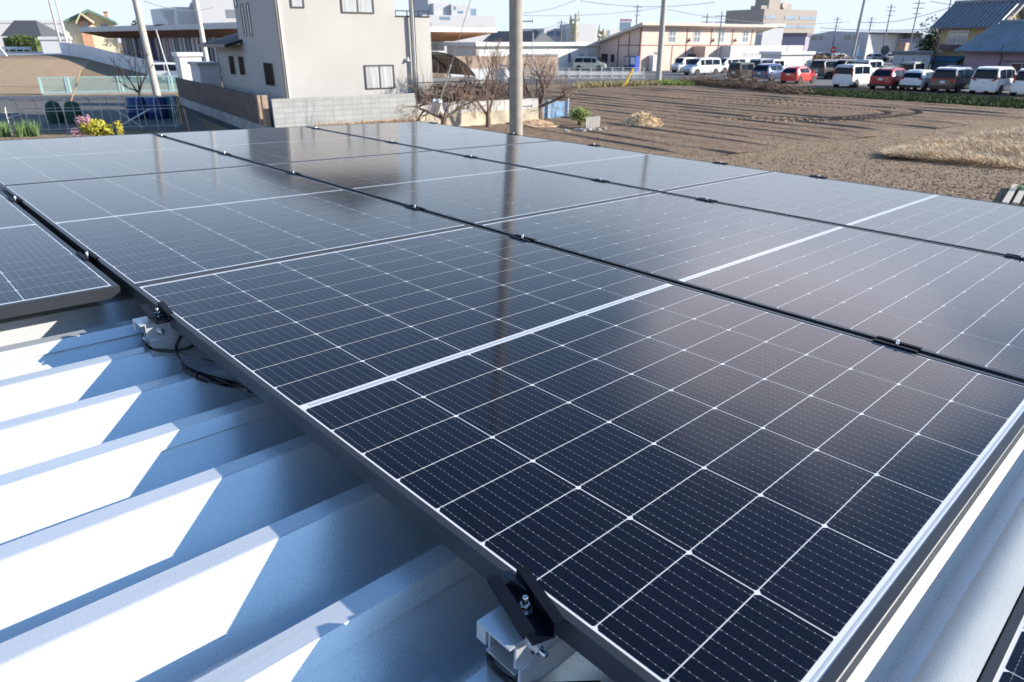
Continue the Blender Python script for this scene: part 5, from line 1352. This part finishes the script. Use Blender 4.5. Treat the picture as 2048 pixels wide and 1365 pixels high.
M_DRUM = plain('blue_plastic_drum', (.012, .045, .16), .4)
for i, (px, lab) in enumerate(((278, 'blue drum left of the pair behind the tunnel frame'), (316, 'blue drum right of the pair behind the tunnel frame'))):
    f = far(px, 235, 35.5); drum(lab, (f.x, f.y, 0), 1.0, .46, M_DRUM)
f = far(349, 232, 36); drum('dark teal drum at the right end of the tunnel frame', (f.x, f.y, 0), 1.0, .35, plain('teal_drum', (.02, .10, .14), .4))
for i, (px, lab) in enumerate(((112, 'left dark green net bag behind the tunnel frame'), (150, 'right dark green net bag behind the tunnel frame'))):
    f = far(px, 240, 33.5); q = MB(); R = random.Random(60 + i); q.lathe([(.30, 0), (.36, .25), (.34, .6), (.26, .9), (.12, .98)], 12, 0, (0, 0, 0)); q.v = [v_ * 1.0 + Vector((R.gauss(0, .015), R.gauss(0, .015), 0)) for v_ in q.v]
    o = q.build('net_bag', plain('dark_green_net', (.012, .055, .028), .7, 0, .3, 20), smooth=True); o.location = (f.x, f.y, 0); tag(o, lab, 'bag', 'dark green net bags')
# boards stacked by the roof edge at the lower right of the field
pb = gp(2030, 398); R = random.Random(1)
for i in range(4):
    q = MB(); q.box(-1.4, 1.4, -.06, .06, 0, .05); o = q.build('timber_board', plain('grey_weathered_board', (.50, .46, .40), .85, 0, .15, 9)); o.matrix_world = frame((pb.x + i * .23, pb.y - i * .03 + .2, .06), Vector((.62, .78, 0))); tag(o, 'grey weathered timber board lying beside the roof edge', 'board', 'boards beside the roof')
bush('green_shrub', 'green weed tuft behind the weathered boards at the right edge', 'weed', (gp(2052, 388).x, gp(2052, 388).y, .15), .35, .3, .25, 160, .06, 51, M_GREEN, False)
# guard rail and A-shaped posts on the upper road
a = far(-30, 95, 118); b = far(58, 95, 118); z0 = zg(a.x, 118)
gr = thing('guard_rail', 'white guard rail along the upper road under the hedge', 'guard rail', frame((a.x, a.y, z0)))
for i in range(7): q = MB(); q.box(i * (b.x - a.x) / 6, i * (b.x - a.x) / 6 + .14, .08, .2, 0, .85); q.build('post', M_WP, gr)
q = MB(); q.box(0, b.x - a.x, 0, .07, .45, .85); q.build('rail', plain('pale_green_rail', (.58, .66, .64), .5), gr)
f = gz(6, 113); rt = thing('white_post_frame', 'leaning white post frame at the left edge of the upper road', 'post', Matrix.Translation(f))
q = MB(); q.tube([(.5, 0, 0), (-1.0, 0, 2.6)], .10, n=7); q.build('post', M_WP, rt); q = MB(); q.tube([(-.1, 0, 0), (-1.0, 0, 1.6)], .09, n=7); q.build('brace', M_WP, rt)
block('low white storage units beside the slim poles on the upper road', 80, 138, 80, 108, 4, M_FARW, cat='shed', name='storage_unit', roofmat=plain('far_roof_grey', (.5, .52, .54)))
w_ = gz(146, 112)

# ------------------------------------------------------------------ signs by the car park
def disc_sign(lab, px, py, r, Y, col, bar=None, cat='road sign', name='road_sign', post=M_WP):
    c = far(px, py, Y); rt = thing(name, lab, cat, Matrix.Translation((c.x, c.y, 0)))
    q = MB(); q.tube([(0, .06, 0), (0, .06, c.z + r * .6)], .05, n=8); q.build('post', post, rt)
    q = MB(); q.at(Matrix.Translation((0, 0, c.z)) @ Matrix.Rotation(rad(90), 4, 'X')); q.lathe([(r, 0), (r, .02)], 24); q.build('disc', col, rt)
    if bar: q = MB(); q.box(-r * .7, r * .7, -.035, -.021, c.z - r * .16, c.z + r * .16); q.build('bar', bar, rt)
    return rt
disc_sign('red no entry road sign with a white bar above the red hedge', 1667, 100, .34, 88, plain('sign_red', (.55, .03, .03), .5), M_WP)
disc_sign('round grey traffic mirror seen against the white warehouse end', 1770, 101, .50, 84, plain('mirror_back', (.10, .11, .12), .5), None, 'traffic mirror', 'traffic_mirror', plain('orange_brown_post', (.30, .14, .06)))
c = far(1707, 126, 96); rt = thing('banner_flag', 'small pale blue banner flag beside the leaning grey pole', 'flag', Matrix.Translation((c.x, c.y, 0)))
zt = far(1710, 90, 96).z; q = MB(); q.tube([(0, 0, 0), (.25, 0, zt)], .04, n=6); q.build('pole', M_WP, rt)
q = MB(); q.prism([(.28, zt), (.75, zt - 1.4), (.26, zt - 1.3)], 'y', -.01, .01); q.build('cloth', plain('pale_blue_cloth', (.25, .50, .72), .8), rt)

# ------------------------------------------------------------------ cars
M_TYRE = plain('tyre_rubber', (.018, .018, .019), .8)
M_RIMS = plain('alloy_rim', (.52, .53, .55), .35, .8)
M_CGL, t_, b_ = newmat('car_glass'); setp(b_, base=(.006, .012, .024), rough=.05, spec=.25)
M_TAIL = plain('tail_light_red', (.50, .022, .02), .2, 0, .1, 20, coat=.6)
M_HEADL = plain('headlight_clear', (.62, .64, .66), .15, .3, .1, 20, coat=.6)
M_PLATE = plain('white_number_plate', (.74, .75, .73), .5)
M_BLK = plain('black_trim_plastic', (.020, .020, .022), .5)
M_CHR = plain('chrome_trim', (.70, .71, .72), .15, 1.)
def paint(name, col, metal=.0): return plain(name, col, .35, metal, .02, 1, coat=.9)
# stations: (x/L, bottom, belt, top, belt half width factor, top half width factor)
SHAPE = {
 'minivan': dict(L=4.75, W=1.76, H=1.88, st=[(0, .36, 1.02, 1.06, .90, .88), (.012, .30, 1.05, 1.60, .97, .80), (.035, .28, 1.06, 1.80, .985, .78), (.10, .26, 1.06, 1.87, 1, .79), (.35, .24, 1.05, 1.88, 1, .80), (.60, .24, 1.03, 1.85, 1, .80), (.70, .24, 1.02, 1.76, 1, .79), (.86, .24, 1.02, 1.10, .985, .86), (.97, .26, .86, .92, .93, .80), (1, .34, .66, .70, .86, .78)], rear=(0.012, .10), ws=(.70, .86), side=[(.05, .30), (.315, .56), (.575, .70)]),
 'suv': dict(L=4.5, W=1.80, H=1.68, st=[(0, .42, .95, .99, .88, .84), (.02, .34, 1.02, 1.22, .96, .80), (.09, .32, 1.05, 1.56, 1, .74), (.16, .30, 1.05, 1.64, 1, .74), (.40, .28, 1.03, 1.68, 1, .75), (.56, .28, 1.01, 1.62, 1, .74), (.73, .28, 1.00, 1.06, .985, .84), (.93, .30, .90, .95, .95, .80), (1, .38, .68, .74, .86, .78)], rear=(.02, .10), ws=(.56, .73), side=[(.13, .35), (.365, .56)]),
 'hatch': dict(L=3.85, W=1.69, H=1.51, st=[(0, .38, .86, .90, .88, .84), (.02, .30, .92, 1.10, .96, .80), (.10, .26, .95, 1.40, 1, .73), (.20, .24, .95, 1.49, 1, .73), (.45, .22, .93, 1.51, 1, .74), (.58, .22, .91, 1.44, 1, .73), (.76, .22, .90, .95, .985, .82), (.93, .24, .78, .84, .93, .78), (1, .32, .58, .62, .84, .76)], rear=(.02, .11), ws=(.58, .76), side=[(.16, .38), (.395, .57)]),
 'keivan': dict(L=3.39, W=1.475, H=1.80, st=[(0, .36, 1.0, 1.04, .93, .90), (.012, .28, 1.03, 1.62, .985, .86), (.05, .26, 1.04, 1.77, 1, .85), (.4, .24, 1.03, 1.80, 1, .86), (.66, .24, 1.01, 1.76, 1, .86), (.74, .24, 1.0, 1.70, 1, .85), (.84, .24, .99, 1.08, .99, .88), (.98, .26, .90, .95, .95, .85), (1, .34, .70, .74, .90, .85)], rear=(.012, .06), ws=(.74, .84), side=[(.06, .36), (.38, .66)]),
}
def make_car(shape, label, pnt, M, two_tone=None, tail='box', rails=False, plate=True, spare_dark=None, group='cars in the car park', scale=(1, 1, 1), name='parked_car', garnish=None):
    S = SHAPE[shape]; L_, W_, H_ = S['L'] * scale[0], S['W'] * scale[1], S['H'] * scale[2]; kz = scale[2]
    rt = thing(name, label, 'car', M, group)
    st = [(x * L_, a * kz, b * kz, c * kz, d * W_ / 2, e * W_ / 2) for x, a, b, c, d, e in S['st']]
    q = MB(); rings = []
    for x, zb, zbe, zt, wb, wt in st:
        zm = zb + (zbe - zb) * .45
        r = [(wb * .93, zb), (wb * .99, zb + .10), (wb, zm), (wb * .985, zbe)]
        if zt - zbe > .12: r += [(wt + (wb * .985 - wt) * .12, zt - .10), (wt - .07, zt - .022), (wt * .45, zt)]
        else: r += [(wb * .96, zbe + .01), (wt, zt - .015), (wt * .5, zt)]
        rings.append((x, r))
    n = len(rings[0][1]); vs = []
    for x, r in rings: vs += [(x, y, z) for y, z in r] + [(x, -y, z) for y, z in reversed(r)]
    m2 = 2 * n
    for i in range(len(rings) - 1):
        for k in range(m2):
            k2 = (k + 1) % m2; top = (4 <= min(k, m2 - 2 - k)) and two_tone is not None and st[i][3] - st[i][2] > .1
            q.add([vs[i * m2 + k], vs[i * m2 + k2], vs[(i + 1) * m2 + k2], vs[(i + 1) * m2 + k]], [(0, 1, 2, 3)], 1 if top else 0)
    q.add(vs[:m2], [tuple(range(m2))], 0); q.add(vs[-m2:], [tuple(range(m2))], 0)
    for xx in (.185, .80):
        for s in (-1, 1):
            q.at(Matrix.Translation((xx * L_, s * (W_ / 2 - .005), .33)) @ Matrix.Rotation(rad(90), 4, 'X')); q.lathe([(.385, -.02), (.385, .02)], 20, 2); q.at(Matrix.Identity(4))
    bm_ = q.build('body', [pnt, two_tone or pnt, M_BLK], rt, False)
    me = bm_.data; bmm = bmesh.new(); bmm.from_mesh(me); bmesh.ops.remove_doubles(bmm, verts=bmm.verts, dist=.001); bmm.to_mesh(me); bmm.free()
    for p in me.polygons: p.use_smooth = True
    me.set_sharp_from_angle(angle=rad(38))
    def sect(xf):
        x = xf * L_
        for a, b in zip(st, st[1:]):
            if a[0] <= x <= b[0]:
                t = (x - a[0]) / max(1e-6, b[0] - a[0]); return [u + (v - u) * t for u, v in zip(a, b)]
    def greenpt(xf, h, s, off=.010):
        x, zb, zbe, zt, wb, wt = sect(xf); z0, z1 = zbe + .015, zt - .13 * kz; y0 = wb * .985; y1 = wt + (wb * .985 - wt) * .12; f = h
        ztop = zt - .10
        z = zbe + (ztop - zbe) * f; y = y0 + (y1 - y0) * f; return (x, s * (y + off), z)
    for s in (-1, 1):
        for (xa, xb) in S['side']:
            w = MB(); N_ = 4
            for i in range(N_):
                u0 = xa + (xb - xa) * i / N_; u1 = xa + (xb - xa) * (i + 1) / N_
                w.add([greenpt(u0, .06, s), greenpt(u1, .06, s), greenpt(u1, .88, s), greenpt(u0, .88, s)], [(0, 1, 2, 3)])
            w.build('side_window', M_CGL, rt)
    def endglass(nm, xa, xb, lo, hi, dx):
        w = MB(); A = sect(xa); B = sect(xb)
        def pt(f, s):
            xx = xa + (xb - xa) * f; x, zb, zbe, zt, wb, wt = sect(xx)
            return x + dx, s * (wt - .05 if zt - zbe > .12 else wt * .92), zt + .012
        a0, a1 = pt(lo, 1), pt(hi, 1)
        Nn = 5; pr_ = [pt(lo + (hi - lo) * i / Nn, 1) for i in range(Nn + 1)]
        for (x0, y0, z0), (x1, y1, z1) in zip(pr_, pr_[1:]): w.add([(x0, -y0, z0), (x0, y0, z0), (x1, y1, z1), (x1, -y1, z1)], [(0, 1, 2, 3)])
        w.build(nm, M_CGL, rt)
    endglass('windscreen', S['ws'][0], S['ws'][1], .06, .94, .012)
    # rear window: a panel laid on the tailgate
    x0, z0 = st[0][0], st[0][3]; A = st[1]; B = st[2] if shape in ('minivan', 'keivan') else st[2]
    zlo = st[1][2] + .03 * kz; zhi = (st[2][3] - .10 * kz)
    def rx(z):
        prof_ = [(s_[0], s_[3]) for s_ in st[:4]]
        for (xa, za), (xb, zb_) in zip(prof_, prof_[1:]):
            if za <= z <= zb_: return xa + (xb - xa) * (z - za) / max(1e-6, zb_ - za)
        return prof_[0][0]
    w = MB(); yb = st[1][4] * .86; yt = st[2][5] * .93; Nn = 4
    rows = [(rx(zlo + (zhi - zlo) * i / Nn) - .016, yb + (yt - yb) * i / Nn, zlo + (zhi - zlo) * i / Nn) for i in range(Nn + 1)]
    for (xa, ya, za), (xb, yb2, zb2) in zip(rows, rows[1:]): w.add([(xa, -ya, za), (xa, ya, za), (xb, yb2, zb2), (xb, -yb2, zb2)], [(0, 1, 2, 3)])
    w.build('rear_window', M_CGL, rt)
    hb_ = st[1][4]
    for s in (-1, 1):
        l = MB()
        if tail == 'tall': l.box(-.012, .10, s * hb_ * .88 - .05, s * hb_ * .88 + .05, .92 * kz, 1.45 * kz)
        elif tail == 'wedge': l.prism([(s * hb_ * .45, .97 * kz), (s * hb_ * 1.0, 1.10 * kz), (s * hb_ * 1.0, 1.20 * kz), (s * hb_ * .72, .92 * kz + .02)], 'x', -.02, .12)
        else: l.box(-.014, .10, s * hb_ * .80 - .14, s * hb_ * .80 + .14, .84 * kz, .98 * kz)
        l.build('tail_light', M_TAIL, rt)
        l = MB(); xx = st[-2][0]; l.box(xx - .10, xx + .02 + (L_ - xx) * .45, s * st[-2][4] * .78 - .17, s * st[-2][4] * .78 + .15, .68 * kz, .84 * kz); l.build('headlight', M_HEADL, rt)
        l = MB(); x_, *_ = sect(S['ws'][1] - .04); zz = sect(S['ws'][1] - .04)[2]; l.box(x_ - .10, x_ + .06, s * (W_ / 2 + .05) - .09, s * (W_ / 2 + .05) + .09, zz + .03, zz + .19); l.build('mirror', pnt, rt)
    if garnish: l = MB(); l.box(-.022, .03, -hb_ * .9, hb_ * .9, .985 * kz, 1.06 * kz); l.build('garnish', garnish, rt)
    b_ = MB(); b_.box(-.035, .12, -hb_ * .92, hb_ * .92, .30 * kz, .46 * kz); b_.build('rear_bumper', spare_dark or pnt, rt)
    b_ = MB(); b_.box(L_ - .14, L_ + .02, -st[-1][4] * .95, st[-1][4] * .95, .30 * kz, .44 * kz); b_.build('front_bumper', M_BLK, rt)
    b_ = MB(); b_.box(L_ - .02, L_ + .015, -.45, .45, .50 * kz, .66 * kz); b_.build('grille', M_BLK, rt)
    if plate:
        l = MB(); l.box(-.025, -.005, -.165, .165, .80 * kz - .06, .80 * kz + .105); l.build('number_plate', M_PLATE, rt)
        l = MB(); l.box(L_ + .021, L_ + .035, -.165, .165, .46 * kz, .46 * kz + .165); l.build('number_plate', M_PLATE, rt)
    if rails:
        for s in (-1, 1): l = MB(); l.tube([(.18 * L_, s * .56, 1.66 * kz), (.22 * L_, s * .56, 1.75 * kz), (.48 * L_, s * .56, 1.76 * kz), (.52 * L_, s * .56, 1.68 * kz)], .03, n=6); l.build('roof_rail', M_BLK, rt)
        for xx in (.25, .44): l = MB(); l.box(xx * L_, xx * L_ + .07, -.62, .62, 1.74 * kz, 1.79 * kz); l.build('roof_bar', M_CHR, rt)
    for xx in (.185, .80):
        for s in (-1, 1):
            w = MB(); w.at(Matrix.Translation((xx * L_, s * (W_ / 2 - .09), .325)) @ Matrix.Rotation(rad(90), 4, 'X')); w.lathe([(.21, -.10), (.29, -.112), (.325, -.08), (.325, .08), (.29, .112), (.21, .10)], 22); wh = w.build('wheel', M_TYRE, rt, True)
            w = MB(); w.at(Matrix.Translation((xx * L_, s * (W_ / 2 - .09), .325)) @ Matrix.Rotation(rad(90), 4, 'X')); w.lathe([(.205, -.095), (.205, .095)], 18)
            for k in range(5):
                a_ = k * 1.2566; w.box(-.20, .20, -.02, .02, -.104, -.096) if k == 0 else None
            w.build('rim', M_RIMS, wh)
    return rt
P_WHT = paint('pearl_white_paint', (.74, .75, .76)); P_RED = paint('deep_red_paint', (.36, .018, .022), .2); P_RED2 = paint('bright_red_paint', (.55, .035, .03), .1)
P_DRK = paint('dark_brown_paint', (.030, .026, .027), .3); P_SIL = paint('silver_paint', (.50, .52, .54), .6); P_NAV = paint('navy_paint', (.030, .055, .15), .3); P_BLK = paint('black_paint', (.012, .013, .015), .1)
P_OLV = paint('olive_paint', (.10, .105, .055), .2); P_CRM = paint('cream_paint', (.50, .50, .40), .1); P_GRY = paint('dark_grey_paint', (.07, .068, .07), .4)
def rearcar(px, py, W_=1.76, heading=E1):
    "frame with origin at rear centre on the ground; (px, py) is the near rear tyre corner on the left"
    p = gp(px, py); n = Vector((heading.y, -heading.x, 0)); return frame(p + n * W_ / 2, heading)
HC = Vector((math.cos(rad(40)), math.sin(rad(40)), 0))
make_car('keivan', 'white tall minivan at the left end of the front row of cars', P_WHT, rearcar(1661, 176, 1.7, HC), tail='tall', scale=(1.32, 1.17, 1.03))
make_car('suv', 'red sport utility car with roof bars in the front row', P_RED, rearcar(1733, 180, 1.82, HC), rails=True, spare_dark=M_BLK)
make_car('hatch', 'white and black compact crossover between the red and dark brown cars', P_WHT, rearcar(1793, 182.5, 1.76, HC), spare_dark=M_BLK, scale=(1.07, 1.04, 1.04))
make_car('minivan', 'dark brown minivan with silver upper half and a red light bar', P_DRK, rearcar(1853, 186, 1.85, HC), two_tone=P_SIL, garnish=M_TAIL, scale=(1.03, 1.05, .97))
make_car('minivan', 'big white minivan with wedge shaped red tail lights', P_WHT, rearcar(1932, 189.5, 1.85, HC), tail='wedge', scale=(1.03, 1.05, 1.02))
make_car('minivan', 'white minivan cut by the right picture edge', P_WHT, rearcar(2015, 193.5, 1.80, HC), tail='tall', scale=(1.0, 1.02, .99))
make_car('hatch', 'bright red compact car at the end of the brush pile', P_RED2, rearcar(1557, 168, 1.69, HC))
make_car('suv', 'navy blue sport utility car left of the red compact', P_NAV, rearcar(1499, 165, 1.8, HC))
make_car('keivan', 'olive and black boxy light car at the left end of the near group', P_BLK, rearcar(1452, 162, 1.48, HC), two_tone=P_OLV, scale=(1, 1, .95))
make_car('minivan', 'dark grey minivan parked behind the red compact', P_GRY, rearcar(1614, 158, 1.76, HC), group='cars in the rear row')
make_car('minivan', 'black minivan in the rear row right of the dark grey one', P_BLK, rearcar(1655, 157, 1.76, HC), group='cars in the rear row')
make_car('keivan', 'white van in the rear row seen over the first front minivan', P_WHT, rearcar(1700, 159, 1.7, HC), group='cars in the rear row', scale=(1.3, 1.15, 1.05))
make_car('keivan', 'cream light truck cab in the rear row behind the compact crossover', P_CRM, rearcar(1790, 163, 1.48, HC), group='cars in the rear row', scale=(1.05, 1.1, 1.0))
make_car('hatch', 'dark hatchback in the rear row behind the dark brown minivan', P_NAV, rearcar(1875, 164, 1.7, HC), group='cars in the rear row')
make_car('keivan', 'white light van behind the navy sport utility car', P_WHT, rearcar(1520, 153, 1.48, HC), group='cars in the rear row')
make_car('keivan', 'dark blue van with a white roof rack behind the olive car', P_NAV, rearcar(1493, 151, 1.7, HC), group='cars in the rear row', two_tone=P_WHT, scale=(1.3, 1.1, 1.0))
# vans in front of the pink building, noses towards the field
def frontcar(px, py, heading, L_): p = gp(px, py); return frame(p - heading * L_, heading)
HL = Vector((-.86, -.51, 0)).normalized()
make_car('minivan', 'white minivan facing the field beside the pale utility pole', P_WHT, frontcar(1372, 151, HL, 4.7), group='vans at the pink building')
make_car('keivan', 'white light van in the shade at the pink building', P_WHT, frontcar(1348, 146, HL, 3.4), group='vans at the pink building')
make_car('minivan', 'white minivan at the right of the vans facing the field', P_WHT, frontcar(1428, 147, HL, 4.7), group='vans at the pink building', scale=(1, 1, .95))
make_car('minivan', 'pale cream minivan parked in the shadow by the white wing', P_CRM, frame(gp(1152, 142) + Vector((0, 1.0, 0)), Vector((.80, -.45, 0))), group='vans at the pink building', scale=(.98, 1, .95))
make_car('keivan', 'white van on the road behind the left utility pole', P_WHT, frame(gp(303, 166) , Vector((.9, .2, 0))), group='vans on the left road', scale=(1.25, 1.1, 1.0))
for i, (px, pn, lab, sh) in enumerate(((1566, P_SIL, 'silver car parked at the mauve shop', 'hatch'), (1600, P_RED, 'dark red car parked at the warehouse corner', 'hatch'), (1633, P_GRY, 'dark grey boxy car below the warehouse louvres', 'suv'), (1665, P_WHT, 'small white car behind the no entry sign', 'hatch'), (1738, P_SIL, 'silver hatchback at the warehouse corner by the mirror', 'hatch'))):
    f = gp(px, 112.5); make_car(sh, lab, pn, frame((f.x, 150 - i * 3, 0) if i < 2 else (px_ := far(px, 110, 146), (px_.x, 146, 0))[1], Vector((1, .15, 0))), group='cars at the warehouse')
